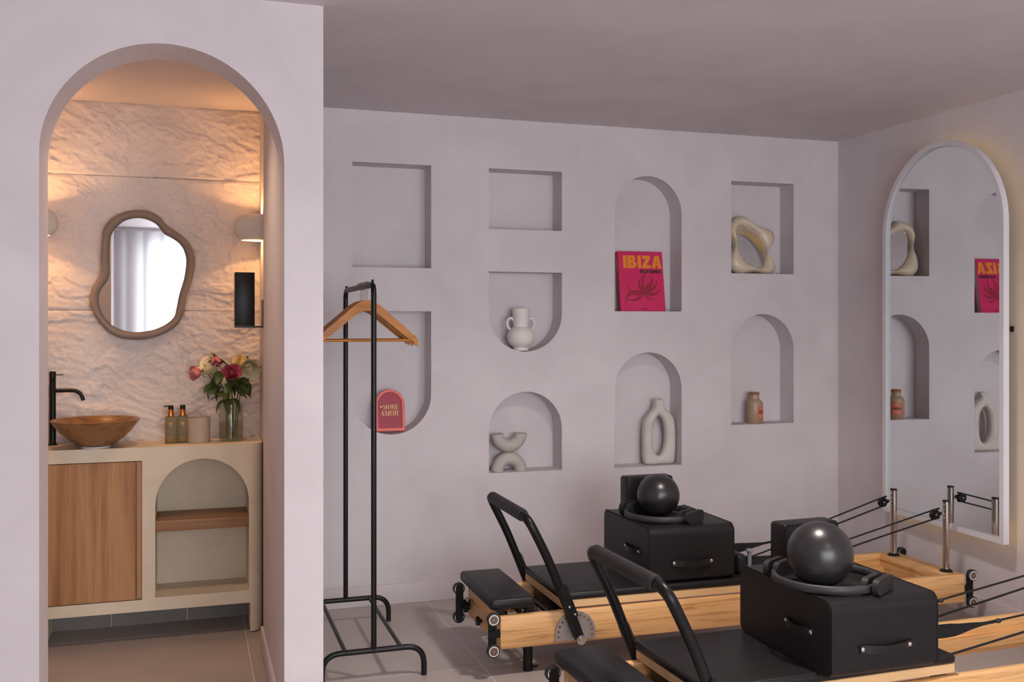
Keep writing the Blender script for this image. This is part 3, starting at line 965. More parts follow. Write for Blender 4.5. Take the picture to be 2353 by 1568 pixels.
def write_serif(word, x0, x1, zb, cap):
    wd = [serif(c_)[0] for c_ in word]
    tot = sum(wd) + 0.05 * (len(word) - 1)
    sx = (x1 - x0) / tot
    b_ = MB()
    x = 0.0
    for c_, w_ in zip(word, wd):
        for pc in serif(c_)[1]:
            b_.prism([[(x0 + (x + a) * sx, zb + v * cap) for a, v in lp] for lp in pc], XZ, 0.0002, 0.0012, back=False)
        x += w_ + 0.05
    return b_
on_sign(write_serif('MORE', -0.034, 0.044, 0.112, 0.0235), 'lettering', 'gold', flat=True)
on_sign(write_serif('AMOR', -0.049, 0.045, 0.079, 0.0265), 'lettering', 'gold', flat=True)
hp = [(0.0, -0.0095)] + [(0.0064 * math.sin(a) ** 3 * 1.0, 0.0004 * (13 * math.cos(a) - 5 * math.cos(2 * a) - 2 * math.cos(3 * a) - math.cos(4 * a))) for a in [PI + 2 * PI * k / 30 for k in range(1, 30)]]
on_sign(MB().prism([[(-0.0435 + a, 0.125 + v) for a, v in hp]], XZ, 0.0002, 0.0012, back=False), 'heart', 'gold', flat=True)

# two-handled vase
hv = thing('handled_vase', 'white ceramic vase with two loop handles and flared neck', 'vase', (1.654, 4.972, 1.2645))
prof = [(0.0005, 0.0), (0.042, 0.0), (0.042, 0.012), (0.040, 0.016), (0.055, 0.026), (0.071, 0.046), (0.077, 0.068), (0.074, 0.090), (0.062, 0.110), (0.048, 0.121), (0.041, 0.125), (0.041, 0.130), (0.043, 0.165), (0.0465, 0.200), (0.049, 0.221), (0.0465, 0.222), (0.040, 0.16), (0.034, 0.12), (0.0005, 0.10)]
MB().lathe(prof, n=56).build('body', 'ceramic', hv, ang=45)
for s_ in (-1, 1):
    MB().tube(cr([(s_ * 0.040, 0, 0.160), (s_ * 0.052, 0, 0.171), (s_ * 0.066, 0, 0.168), (s_ * 0.075, 0, 0.150), (s_ * 0.073, 0, 0.128), (s_ * 0.060, 0, 0.112)], 6), 0.0075, 12).build('handle', 'ceramic', hv)

# double arc sculpture
da = thing('arc_vase', 'greige stoneware vase of two stacked arcs forming an X', 'vase', (1.590, 4.978, 0.631))
def half_torus(up):
    z0 = 0.0 if not up else 0.1955
    pts = [(0.0645 * math.cos(PI * k / 28), 0, z0 + (-1 if up else 1) * 0.0645 * math.sin(PI * k / 28)) for k in range(29)]
    return MB().tube(pts, 0.0335, 24)
half_torus(False).build('lower_arc', 'stoneware2', da, ang=60)
half_torus(True).build('upper_arc', 'stoneware2', da, ang=60)

# ring vase
rv = thing('ring_vase', 'tall pale stoneware vase with an oval hole through it', 'vase', (2.466, 4.982, 0.627))
DO = [(2.440, 0.988), (2.4625, 0.990), (2.487, 0.988), (2.493, 0.947), (2.537, 0.901), (2.558, 0.855), (2.563, 0.742), (2.558, 0.650), (2.540, 0.628), (2.464, 0.627), (2.390, 0.628), (2.370, 0.650), (2.366, 0.749), (2.372, 0.861), (2.400, 0.905), (2.431, 0.943)]
dd = [(a - 2.466, c_ - 0.627) for a, c_ in DO]
dd = dd[1:] + dd[:1]
oo = resample([p[:2] for p in cr(dd, 5, True)], 120)
ii = []
for (a, c_) in oo:                     # oval hole, sampled along the same directions
    ang = math.atan2((c_ - 0.158), a + 0.006)
    ii.append((-0.006 + 0.040 * math.cos(ang), 0.158 + 0.110 * math.sin(ang)))
prof = [(1.0, 0.0)] + [(0.5 + 0.5 * math.cos(PI * k / 10), -0.034 * math.sin(PI * k / 10) ** 0.75) for k in range(1, 10)] + [(0.0, 0.0)] + [(0.5 - 0.5 * math.cos(PI * k / 10), 0.034 * math.sin(PI * k / 10) ** 0.75) for k in range(1, 10)] + [(1.0, 0.0)]
MB().ring(oo, ii, XZ, prof).build('body', 'stoneware', rv, ang=70)
MB().lathe([(0.0005, 0.3605), (0.016, 0.3605), (0.0165, 0.362)], n=20).build('mouth', 'stoneware2', rv)

# pink book
bk = thing('book', 'magenta hardcover book with orange title standing in an arched niche', 'book', (2.362, 4.958, 1.474), math.radians(-3))
bkm = Matrix.Rotation(math.radians(-9), 4, 'X')
def on_book(b_, name, mat_, par=bk, **k):
    return b_.xf(bkm).build(name, mat_, par, **k)
BW2, BH, BT = 0.132, 0.338, 0.036
cov = on_book(MB().box(-BW2, BW2, 0, 0.003, 0, BH, 0.001, 1), 'front_cover', 'magenta')
on_book(MB().box(-BW2, BW2, BT - 0.003, BT, 0, BH, 0.001, 1), 'back_cover', 'magenta')
on_book(MB().box(-BW2 - 0.002, -BW2 + 0.002, 0.0005, BT - 0.0005, 0, BH, 0.001, 1), 'spine', 'spine')
on_book(MB().box(-BW2 + 0.003, BW2 - 0.005, 0.0032, BT - 0.0032, 0.004, BH - 0.004), 'pages', 'paper')
def chunky(ch):
    if ch == 'I':
        return 0.36, [[rect(0.02, 0.34, 0, 1)]]
    if ch == 'B':
        o1 = [(0, 0), (0.52, 0)] + [(0.52 + 0.28 * math.sin(PI * k / 12), 0.29 - 0.29 * math.cos(PI * k / 12)) for k in range(1, 12)] + [(0.60, 0.56)] + [(0.48 + 0.25 * math.sin(PI * k / 12), 0.78 - 0.22 * math.cos(PI * k / 12)) for k in range(1, 13)] + [(0, 1)]
        return 0.84, [[o1, [(0.34, 0.24), (0.46, 0.24), (0.50, 0.32), (0.46, 0.40), (0.34, 0.40)][::-1], [(0.34, 0.68), (0.43, 0.68), (0.47, 0.74), (0.43, 0.82), (0.34, 0.82)][::-1]]]
    if ch == 'Z':
        return 0.80, [[[(0.0, 0.0), (0.76, 0.0), (0.78, 0.26), (0.42, 0.26), (0.78, 0.80), (0.76, 1.0), (0.04, 1.0), (0.02, 0.74), (0.36, 0.74), (0.0, 0.20)]]]
    if ch == 'A':
        return 0.92, [[[(0.0, 0.0), (0.34, 0.0), (0.38, 0.20), (0.56, 0.20), (0.58, 0.0), (0.94, 0.0), (0.72, 1.0), (0.32, 1.0)], [(0.43, 0.40), (0.53, 0.40), (0.49, 0.70)]]]
def write_chunky(word, x0, x1, zb, cap):
    wd = [chunky(c_)[0] for c_ in word]
    sx = (x1 - x0) / (sum(wd) + 0.06 * (len(word) - 1))
    b_ = MB()
    x = 0.0
    for c_, w_ in zip(word, wd):
        for pc in chunky(c_)[1]:
            b_.prism([[(x0 + (x + a) * sx, zb + v * cap) for a, v in lp] for lp in pc], XZ, -0.0008, 0.0004, back=False)
        x += w_ + 0.06
    return b_
on_book(write_chunky('IBIZA', -0.105, 0.123, 0.243, 0.072), 'title_lettering', 'orange', cov, flat=True)
tv, tf = text_geo('BOHEMIA', 0.0265, 0.0011, 0.0004, 0.98)
tw = max(v.x for v in tv) - min(v.x for v in tv)
tb = MB().add([(0.123 - tw * 0.5 * (0.130 / tw) + v.x * (0.130 / tw), -0.0005 - v.z * 0.5, 0.224 + v.y) for v in tv], tf)
on_book(tb, 'subtitle_lettering', 'ink', cov, flat=True)
tv, tf = text_geo('IBIZA', 0.03, 0.002, 0.0004)
on_book(MB().add([(-BW2 - 0.0024 - v.z * 0.5, BT / 2 + v.y * 0.85, 0.262 - v.x) for v in tv], tf), 'spine_lettering', 'orange', cov, flat=True)
tv, tf = text_geo('ASSOULINE', 0.0075, 0.0002, 0.0003)
on_book(MB().add([(0.012 + v.x, -0.0005 - v.z * 0.5, 0.014 + v.y) for v in tv], tf), 'imprint_lettering', 'ink', cov, flat=True)
fb = MB()
for (ang, L, bend, wd) in ((96, 0.125, -0.22, 0.0065), (70, 0.082, -0.35, 0.007), (40, 0.115, 0.40, 0.0085), (16, 0.108, 0.45, 0.009), (-22, 0.100, 0.60, 0.009), (-66, 0.078, 0.55, 0.007), (-124, 0.110, -0.55, 0.0085), (-158, 0.098, -0.80, 0.0085), (168, 0.128, 0.75, 0.0095), (124, 0.100, -0.50, 0.0075)):
    a = math.radians(ang)
    L *= 1.14
    Lp, Rp = [], []
    for k in range(13):
        t = k / 12
        aa = a + bend * (t * t) * 1.3
        px, pz = L * t * math.cos(aa), L * t * math.sin(aa)
        w_ = wd * (math.sin(PI * (0.12 + 0.88 * t)) ** 0.8 if t < 1 else 0)
        Lp.append((0.008 + px - w_ * math.sin(aa), 0.106 + pz * 0.86 + w_ * math.cos(aa)))
        Rp.append((0.008 + px + w_ * math.sin(aa), 0.106 + pz * 0.86 - w_ * math.cos(aa)))
    fb.prism([Lp + Rp[-2::-1]], XZ, -0.0004 - 0.00002 * ang / 180, 0.0004, back=False)
on_book(fb, 'flower_emblem', 'crimson', cov, flat=True)

# wavy table mirror
tm = thing('table_mirror', 'small cream flower shaped mirror leaning in a square niche', 'mirror', (3.06, 4.966, 1.6925))
WO = [(2.985, 2.030), (3.035, 2.026), (3.082, 1.988), (3.140, 1.966), (3.194, 1.956), (3.218, 1.922), (3.203, 1.876), (3.165, 1.840), (3.160, 1.806), (3.192, 1.770), (3.208, 1.735), (3.190, 1.703), (3.142, 1.694), (3.066, 1.706), (2.985, 1.694), (2.935, 1.710), (2.912, 1.748), (2.918, 1.801), (2.944, 1.859), (2.926, 1.917), (2.914, 1.951), (2.937, 1.998)]
WI = [(3.000, 1.969), (3.060, 1.956), (3.110, 1.910), (3.140, 1.853), (3.143, 1.795), (3.126, 1.745), (3.086, 1.730), (3.04, 1.746), (2.995, 1.791), (2.970, 1.848), (2.964, 1.906), (2.974, 1.953)]
wo = resample([p[:2] for p in cr([(a - 3.06, c_ - 1.6925) for a, c_ in WO], 6, True)], 120)
wi = resample([p[:2] for p in cr([(a - 3.06, c_ - 1.6925) for a, c_ in WI], 8, True)], 120)
tmm = Matrix.Rotation(math.radians(-8), 4, 'X')
MB().ring(wo, wi, XZ, [(0, 0.022), (0, 0.008), (0.08, -0.006), (0.28, -0.020), (0.5, -0.024), (0.72, -0.020), (0.92, -0.008), (1.0, 0.004), (1.0, 0.022)]).xf(tmm).build('frame', 'cream_gloss', tm, ang=60)
MB().prism([wi], XZ, 0.004, 0.012).xf(tmm).build('glass', 'mirror', tm, flat=True)

# sand bottle
sb = thing('stoppered_bottle', 'sand coloured bottle with cork stopper and orange label', 'bottle', (3.066, 4.972, 0.837))
MB().lathe([(0.0005, 0), (0.044, 0), (0.048, 0.004), (0.048, 0.112), (0.045, 0.124), (0.034, 0.134), (0.0275, 0.139), (0.0265, 0.158), (0.0305, 0.160), (0.0305, 0.164), (0.0265, 0.166), (0.0005, 0.166)], n=44).build('body', 'clay', sb, ang=45)
MB().lathe([(0.0005, 0.166), (0.027, 0.166), (0.0285, 0.169), (0.0285, 0.175), (0.027, 0.177), (0.0005, 0.177)], n=30).build('stopper', 'cork', sb)
def curved(r, a0, a1, z0, z1, n=14):
    vs_, fs_ = [], []
    for k in range(n + 1):
        a = math.radians(a0 + (a1 - a0) * k / n)
        vs_ += [(r * math.cos(a), r * math.sin(a), z0), (r * math.cos(a), r * math.sin(a), z1)]
    fs_ = [(2 * k, 2 * k + 2, 2 * k + 3, 2 * k + 1) for k in range(n)]
    return vs_, fs_
lbp = MB().add(*curved(0.0483, -100, -20, 0.030, 0.100)).build('label', 'label', sb)
lp2 = MB()
for z0, z1, a0, a1 in ((0.084, 0.088, -78, -44), (0.090, 0.094, -70, -52), (0.045, 0.049, -90, -30), (0.036, 0.039, -84, -36)):
    lp2.add(*curved(0.0485, a0, a1, z0, z1))
lp2.build('label_print', 'labelpale', lbp)
lp3 = MB()
for a0 in range(-92, -30, 9):
    lp3.add(*curved(0.0485, a0, a0 + 6.5, 0.060, 0.070, 3))
lp3.build('label_lettering', 'labelink', lbp)

# ------------------------------------------------------------------ garment rack and hangers
rk = thing('garment_rack', 'black metal garment rack standing beside the partition', 'garment rack', (0.680, 4.25, 0))
ry0, ry1, rz = -0.373, 0.378, 1.560
rr = 0.0110
MB().tube(fillet([(0, ry0, 0.118), (0, ry0, rz), (0, ry0 + 0.11, rz)], 0.045, 8), rr, 16).build('post', 'blackmetal', rk)
MB().tube(fillet([(0, ry1, 0.118), (0, ry1, rz), (0, ry1 - 0.11, rz)], 0.045, 8), rr, 16).build('post', 'blackmetal', rk)
MB().cyl((0, ry0 + 0.10, rz), (0, ry1 - 0.10, rz), 0.0122, 16).build('rail', 'railtape', rk)
for y in (ry0 + 0.028, ry1 - 0.028):
    MB().cyl((0, y, rz), (0, y, rz + 0.020), 0.0055, 12).build('knob', 'blackmetal', rk)
for y in (ry0, ry1):
    MB().tube(fillet([(-0.202, y, 0.002), (-0.202, y, 0.118), (0.202, y, 0.118), (0.202, y, 0.002)], 0.075, 10), 0.0115, 16).build('foot_bar', 'blackmetal', rk)
    for x in (-0.11, 0, 0.11):
        MB().cyl((x, y - 0.013 * (1 if y < 0 else 1), 0.118), (x, y - 0.0105, 0.118), 0.004, 10).build('screw', 'blackmetal', rk)
for x in (-0.11, 0.11):
    MB().cyl((x, ry0, 0.118), (x, ry1, 0.118), 0.0085, 14).build('cross_bar', 'blackmetal', rk)

def hanger_parts(t):
    out = []
    cl = cr([(-0.212, -0.238), (-0.196, -0.220), (-0.11, -0.150), (-0.045, -0.097), (0, -0.080), (0.045, -0.097), (0.11, -0.150), (0.196, -0.220), (0.212, -0.238)], 6)
    wid = []
    for p in cl:
        a = abs(p[0]) / 0.215
        wid.append(0.022 * (1 - 0.18 * a) - (0.006 if 0.83 < a < 0.89 else 0) if a < 0.96 else 0.012)
    top = [(p[0], p[1] + w_) for p, w_ in zip(cl, wid)]
    bot = [(p[0], p[1] - w_) for p, w_ in zip(cl, wid)]
    o = MB().prism([bot + top[::-1]], XZ, -0.006, 0.006).build('shoulders', 'hanger', t, ang=50)
    out.append(o)
    out.append(MB().cyl((-0.178, 0, -0.224), (0.178, 0, -0.224), 0.0055, 12).build('trouser_bar', 'hanger', t))
    hk = [(0.0, 0, -0.064), (0.0, 0, -0.024), (0.010, 0, -0.004)] + [(0.0165 * math.cos(a), 0, 0.0 + 0.0165 * math.sin(a)) for a in [(-20 + 200 * k / 10) / 180 * PI for k in range(11)]]
    out.append(MB().tube(cr(hk, 3), 0.0017, 8).build('hook', 'chrome', t))
    return out
lbl = ['wooden clothes hanger at the front of the row, nearest the camera', 'wooden clothes hanger second from the front on the black rack', 'wooden clothes hanger in the middle of the row of five',
       'wooden clothes hanger second from the back on the black rack', 'wooden clothes hanger at the back of the row of five']
proto = None
for k in range(5):
    y = 4.035 + 0.045 * k
    a = math.radians([2.0, -3.5, 4.0, -1.5, 3.0][k])
    t = thing('clothes_hanger', lbl[k], 'hanger', (0.682, y, 1.5605), a, 'wooden hangers on the rack')
    if proto is None:
        proto = hanger_parts(t)
    else:
        for p in proto:
            copy_part(p, t)

# ------------------------------------------------------------------ reformers
RW, RL = 0.50, 2.24
ZB, ZT = 0.118, 0.249
R1 = ((1.155, 3.724, 0.0), math.radians(-0.5))
R2 = ((1.197, 2.606, 0.0), math.radians(1.4))

def wheel_set(t, x, y, s):
    """bracket with two small wheels; s = side the wheels are on"""
    MB().prism([[(x + a, z) for a, z in [(-0.017, 0.110), (-0.010, 0.098), (0.010, 0.098), (0.017, 0.110), (0.017, 0.250), (0.010, 0.262), (-0.010, 0.262), (-0.017, 0.250)]]], XZ, y - 0.003, y + 0.003).build('wheel_bracket', 'blackmetal', t)
    for z in (0.118, 0.242):
        yy = y + s * 0.0135
        c_ = Vector((x, yy, z))
        d_ = Vector((0, 1, 0))
        wh = MB().tube([c_ - d_ * 0.010, c_ - d_ * 0.008, c_ + d_ * 0.008, c_ + d_ * 0.010], [0.0235, 0.026, 0.026, 0.0235], 24).build('wheel', 'rubber', t)
        for f in (-1, 1):
            MB().lathe([(0.0165, 0), (0.0165, 0.0012), (0.0205, 0.0012), (0.0205, 0)], n=24).xf(Matrix.Translation(c_ + d_ * f * 0.0102) @ Matrix.Rotation(-f * PI / 2, 4, 'X')).build('wheel_rim', 'white', wh)
            MB().lathe([(0.0005, 0.0008), (0.0163, 0.0008), (0.0163, 0)], n=20).xf(Matrix.Translation(c_ + d_ * f * 0.0102) @ Matrix.Rotation(-f * PI / 2, 4, 'X')).build('wheel_hub', 'brownhub', wh)
            MB().lathe([(0.0005, 0.003), (0.003, 0.0025), (0.0035, 0.0)], n=10).xf(Matrix.Translation(c_ + d_ * f * 0.0105) @ Matrix.Rotation(-f * PI / 2, 4, 'X')).build('axle_cap', 'chrome', wh)

def reformer(label, place, pz=0.518):
    t = thing('pilates_reformer', label, 'exercise machine', place[0], place[1], 'pilates reformers')
    # frame
    MB().box(0.0, RL, 0.0, 0.032, ZB, ZT, 0.006).build('side_rail', 'beech_x', t)
    MB().box(0.0, RL, RW - 0.032, RW, ZB, ZT, 0.006).build('side_rail', 'beech_x', t)
    MB().box(0.002, 0.034, 0.030, RW - 0.030, ZB + 0.001, ZT - 0.001, 0.003).build('end_board', 'beech_y', t)
    MB().box(RL - 0.105, RL - 0.002, 0.030, RW - 0.030, ZB + 0.001, ZT - 0.0005, 0.003).build('end_board', 'beech_y', t)
    for y0 in (0.032, RW - 0.062):
        MB().box(0.24, RL - 0.105, y0, y0 + 0.030, 0.150, 0.196).build('track', 'beech_x', t)
    MB().box(0.165, 0.185, 0.032, RW - 0.032, 0.165, 0.24, 0.002).build('spring_bar', 'blackmetal', t)
    MB().cyl((0.215, 0.032, 0.236), (0.215, RW - 0.032, 0.236), 0.009, 12).build('gear_bar', 'blackmetal', t)
    for k in range(4):
        y = 0.115 + 0.085 * k
        sp_ = [(0.186 + 0.0035 * j, y + 0.009 * math.cos(j * 1.3), 0.205 + 0.009 * math.sin(j * 1.3)) for j in range(40)]
        MB().tube(sp_, 0.0018, 5).build('spring', 'chrome', t)
        MB().cyl((0.155, y, 0.205), (0.20, y, 0.205), 0.0075, 12).build('spring_hook', 'chrome', t)
    # legs
    for x in (0.139, RL - 0.16):
        for y in (0.077, RW - 0.077):
            MB().tube([(x, y, 0.0), (x, y, 0.004), (x, y, 0.0045), (x, y, ZB + 0.02)], [0.019, 0.0205, 0.0195, 0.0195], 22).build('leg', 'blackmetal', t)
    MB().cyl((0.150, 0.06, 0.018), (0.176, 0.06, 0.018), 0.005, 10).build('leg_screw', 'blackmetal', t)
    # wheels
    wheel_set(t, -0.030, 0.012, -1)
    wheel_set(t, -0.046, RW - 0.030, 1)
    wheel_set(t, RL + 0.036, 0.012, -1)
    wheel_set(t, RL + 0.036, RW - 0.030, 1)
    for (y0, y1) in ((0.004, 0.020), (RW - 0.036, RW - 0.020)):
        MB().box(-0.046, 0.002, y0, y1, 0.165, 0.195, 0.001, 1).build('bracket_mount', 'blackmetal', t)
        MB().box(RL - 0.002, RL + 0.046, y0, y1, 0.165, 0.195, 0.001, 1).build('bracket_mount', 'blackmetal', t)
    for y in (0.238, 0.432):
        kb = MB()
        star = []
        for k in range(40):
            a = 2 * PI * k / 40
            r = 0.0165 + 0.0028 * math.cos(5 * a)
            star.append((y + r * math.cos(a), 0.166 + r * math.sin(a)))
        kb.prism([star], YZ, -0.034, -0.020)
        kb.cyl((-0.021, y, 0.166), (-0.010, y, 0.166), 0.009, 14)
        ko = kb.build('knob', 'blackmetal', t)
        MB().cyl((-0.011, y, 0.166), (0.003, y, 0.166), 0.0035, 10).build('knob_screw', 'chrome', ko)
    rg = [(-0.022, RW - 0.075 + 0.010 * math.cos(2 * PI * k / 20), 0.205 + 0.010 * math.sin(2 * PI * k / 20)) for k in range(20)]
    ey = MB().tube(rg, 0.0027, 8, closed=True)
    ey.cyl((-0.018, RW - 0.065, 0.205), (0.003, RW - 0.065, 0.205), 0.0025, 8)
    ey.build('eye_bolt', 'chrome', t)
    # standing platform
    MB().box(-0.040, 0.148, 0.000, RW - 0.004, 0.272, 0.318, 0.017, 4).build('foot_platform', 'vinyl', t)
    for x in (-0.010, 0.122):
        for y in (0.022, RW - 0.046):
            MB().box(x if x > 0 else 0.002, (x if x > 0 else 0.002) + 0.024, y, y + 0.024, ZT - 0.0005, 0.280, 0.002).build('platform_foot', 'blackmetal', t)
    # carriage
    MB().box(0.262, 1.190, 0.014, RW - 0.014, 0.256, 0.287, 0.002, 1).build('carriage_board', 'ply', t)
    MB().box(0.256, 1.192, 0.008, RW - 0.008, 0.2865, 0.318, 0.013, 4).build('carriage_pad', 'vinyl', t)
    for x in (0.34, 1.155):
        for y in (0.047, RW - 0.047):
            MB().cyl((x, y - 0.012, 0.226), (x, y + 0.012, 0.226), 0.030, 24).build('carriage_wheel', 'greyplastic', t)
    MB().box(0.275, 0.300, 0.10, RW - 0.10, 0.165, 0.258, 0.002).build('spring_plate', 'blackmetal', t)
    MB().box(1.195, 1.225, 0.09, RW - 0.09, 0.262, 0.300, 0.012, 3).build('carriage_bumper', 'rubber', t)
    # shoulder rests, pegs
    for y in (0.115, RW - 0.115):
        MB().box(1.085, 1.135, y - 0.062, y + 0.062, 0.3185, 0.405, 0.018, 4).build('shoulder_rest', 'vinyl', t)
        pg = MB().lathe([(0.0005, 0.3), (0.0095, 0.3), (0.0095, 0.398), (0.0155, 0.402), (0.0155, 0.409), (0.013, 0.412), (0.0005, 0.412)], (1.180, y + 0.0, 0), n=20)
        pg.build('strap_peg', 'greyplastic', t)
    MB().box(0.98 + 0.115, 1.185, 0.185, RW - 0.185, 0.3185, 0.350, 0.012, 3).build('head_rest', 'vinyl', t)
    # foot bar
    yn, yf = -0.026, RW + 0.026
    path = [(0.322, yn, 0.143), (0.118, yn, 0.632), (0.118, yf, 0.632), (0.322, yf, 0.143)]
    bar = fillet([(0.322, yn, 0.143), (0.190, yn, 0.470), (0.104, yn, 0.637), (0.104, yf, 0.637), (0.190, yf, 0.470), (0.322, yf, 0.143)], [0.08, 0.055, 0.055, 0.08], 10)
    fb_ = MB().tube(bar, 0.0178, 20).build('foot_bar', 'blackmetal', t)
    MB().tube([(0.104, 0.040, 0.637), (0.104, 0.043, 0.637), (0.104, RW - 0.035, 0.637), (0.104, RW - 0.032, 0.637)], [0.022, 0.0255, 0.0255, 0.022], 24).build('grip', 'vinyl_soft', fb_)
    MB().tube([(0.104, 0.034, 0.637), (0.104, 0.046, 0.637)], [0.0235, 0.0235], 24).build('grip_collar', 'rubber', fb_)
    for (y, sg_) in ((yn, -1), (yf, 1)):
        d = Vector((0.322 - 0.19, 0, 0.143 - 0.47)).normalized()
        n_ = Vector((-d.z, 0, d.x))
        if n_.x < 0: n_ = -n_
        a0 = Vector((0.322, y, 0.143)) + d * 0.012
        lp_ = MB()
        pts2 = []
        for (s0, w0) in ((0.0, -0.016), (0.0, 0.016), (0.105, 0.019), (0.110, 0.026), (0.235, 0.026), (0.25, 0.020), (0.252, 0.012), (0.24, -0.012)):
            q = a0 - d * s0 + n_ * w0
            pts2.append((q.x, q.z))
        lp_.prism([pts2], XZ, y - 0.0235 if sg_ < 0 else y + 0.0135, y - 0.0135 if sg_ < 0 else y + 0.0235)
        ar = lp_.build('lock_arm', 'blackmetal', fb_)
        for s0, w0 in ((0.118, 0.015), (0.155, 0.004)):
            q = a0 - d * s0 + n_ * w0
            MB().sphere((q.x, y + sg_ * 0.0235, q.z), 0.0055, 12, 8, (1, 0.6, 1)).build('bolt', 'chrome', ar)
        pv = MB()
        for r0, d0, d1 in ((0.0195, 0.0180, 0.0275), (0.0145, 0.0275, 0.031), (0.008, 0.031, 0.036)):
            pv.cyl((0.322, y + sg_ * d0, 0.143), (0.322, y + sg_ * d1, 0.143), r0, 22)
        pv.build('pivot_bolt', 'chrome', fb_)
    for (y0, y1) in ((-0.0065, -0.0005), (RW + 0.0005, RW + 0.0065)):
        q = [(0.313 + 0.086, 0.131), (0.313 + 0.086, 0.160)] + [(0.313 + 0.086 * math.cos(PI * k / 24), 0.160 + 0.086 * math.sin(PI * k / 24)) for k in range(1, 24)] + [(0.313 - 0.086, 0.160), (0.313 - 0.086, 0.131)]
        qp = MB().prism([q], XZ, y0, y1).build('quadrant_plate', 'steel', t)
        for k in range(13):
            a = math.radians(-8 + 196 * k / 12)
            hx, hz = 0.313 + 0.073 * math.cos(a), 0.158 + 0.073 * math.sin(a)
            yy = y0 - 0.0006 if y0 < 0 else y1 + 0.0006
            MB().prism([ellipse(hx, hz, 0.0048, 0.0048, 12)], XZ, yy, yy + 0.0006).build('adjust_hole', 'brownhub', qp)
    # posts, pulleys, ropes
    for (px, py) in ((RL - 0.045, 0.071), (RL - 0.064, RW - 0.085)):
        po = MB().tube([(px, py, ZT - 0.002), (px, py, 0.574)], 0.0160, 24).build('riser_post', 'chrome', t)
        MB().lathe([(0.0005, 0.574), (0.0165, 0.574), (0.0165, 0.581), (0.0005, 0.582)], (px, py, 0), n=24).build('post_cap', 'blackmetal', po)
        MB().lathe([(0.0165, ZT), (0.029, ZT), (0.029, ZT + 0.004), (0.021, ZT + 0.011), (0.0165, ZT + 0.012)], (px, py, 0), n=28).build('post_flange', 'blackmetal', po)
        for z in (pz + 0.042, pz + 0.022, pz, pz - 0.018):
            MB().sphere((px - 0.016, py - 0.004, z), 0.0036, 8, 6).build('bolt', 'chrome', po)
        ez = MB().tube([(px - 0.030 + 0.010 * math.cos(2 * PI * k / 16), py, pz + 0.006 + 0.010 * math.sin(2 * PI * k / 16)) for k in range(16)], 0.0022, 8, closed=True)
        ez.cyl((px - 0.020, py, pz + 0.006), (px - 0.012, py, pz + 0.006), 0.003, 8)
        ez.build('swivel_ring', 'chrome', po)
        c_ = Vector((px - 0.066, py, pz))
        pu = MB().tube([c_ + Vector((0, d_, 0)) for d_ in (-0.009, -0.007, -0.003, 0.003, 0.007, 0.009)], [0.022, 0.024, 0.0185, 0.0185, 0.024, 0.022], 26).build('pulley_wheel', 'blackmetal', po)
        ck = MB()
        for d_ in (-0.0125, 0.0125):
            ck.prism([[(c_.x + q0, pz + q1) for q0, q1 in ((-0.012, -0.006), (-0.008, -0.016), (0.012, -0.010), (0.032, 0.002), (0.032, 0.010), (0.010, 0.016), (-0.008, 0.012))]], XZ, c_.y + d_ - 0.0012, c_.y + d_ + 0.0012)
        ck.cyl((c_.x + 0.028, c_.y - 0.0125, pz + 0.006), (c_.x + 0.028, c_.y + 0.0125, pz + 0.006), 0.003, 8)
        ck.build('pulley_cheek', 'blackmetal', po)
        MB().sphere((c_.x, c_.y - 0.0138, c_.z), 0.004, 10, 6, (1, 0.5, 1)).build('axle_cap', 'chrome', po)
        ye = 0.115 if py < 0.2 else RW - 0.115
        r_ = 0.0215
        zs = 0.350
        so_ = 0.022 if py < 0.2 else 0.014      # the loop hangs on the far side of its peg
        up = [(1.46, ye, zs + 0.020), (1.75, (ye + py) / 2, zs + 0.020 + (pz - zs) * 0.44), (c_.x - 0.006, py, c_.z + r_ - 0.001), (c_.x + 0.010, py, c_.z + r_ - 0.003), (c_.x + r_ - 0.001, py, c_.z), (c_.x + 0.008, py, c_.z - r_ + 0.002), (c_.x - 0.004, py, c_.z - r_), (1.75, (ye + py) / 2 + 0.004, 0.268 + (pz - 0.285) * 0.58), (1.21, ye, 0.268)]
        MB().tube(cr(up, 6), 0.0040, 8).build('rope', 'rope', t)
        # webbing strap and padded loop hung over the peg
        sa = [Vector((q0, ye + so_ * min(1, (1.47 - q0) / 0.1) + q1, zs + q2)) for q0, q1, q2 in [tuple(v) for v in cr([(1.470, 0.0, 0.020), (1.40, -0.002, 0.010), (1.33, -0.006, 0.003), (1.25, -0.008, 0.0), (1.195, -0.006, 0.002), (1.165, 0.003, 0.004), (1.195, 0.010, 0.002), (1.25, 0.014, -0.003), (1.33, 0.010, -0.002), (1.40, 0.002, 0.008)], 5)]]
        vs_, fs_ = [], []
        for k, p in enumerate(sa):
            f = min(1.0, max(0.25, 1.0 - (p.x - 1.30) / 0.16))
            for q in (-0.0022, 0.0022):
                vs_ += [(p.x, p.y + q, p.z - 0.021 * f), (p.x, p.y + q, p.z + 0.021 * f)]
        for k in range(len(sa) - 1):
            a, c2 = 4 * k, 4 * k + 4
            fs_ += [(a, a + 1, c2 + 1, c2), (a + 2, c2 + 2, c2 + 3, a + 3), (a + 1, a + 3, c2 + 3, c2 + 1), (a, c2, c2 + 2, a + 2)]
        MB().add(vs_, fs_).build('strap_loop', 'strap', t)
        MB().sphere((1.475, ye, zs + 0.020), 0.0085, 12, 8, (1.5, 1, 1)).build('strap_toggle', 'rubber', t)
    return t

reformer('wooden pilates reformer with black upholstery nearest the niche wall', R1)
reformer('wooden pilates reformer with black upholstery in the foreground, cut by the frame', R2, 0.425)

def at(R, x, y, z):
    (ox, oy, oz), a = R
    return (ox + x * math.cos(a) - y * math.sin(a), oy + x * math.sin(a) + y * math.cos(a), oz + z)

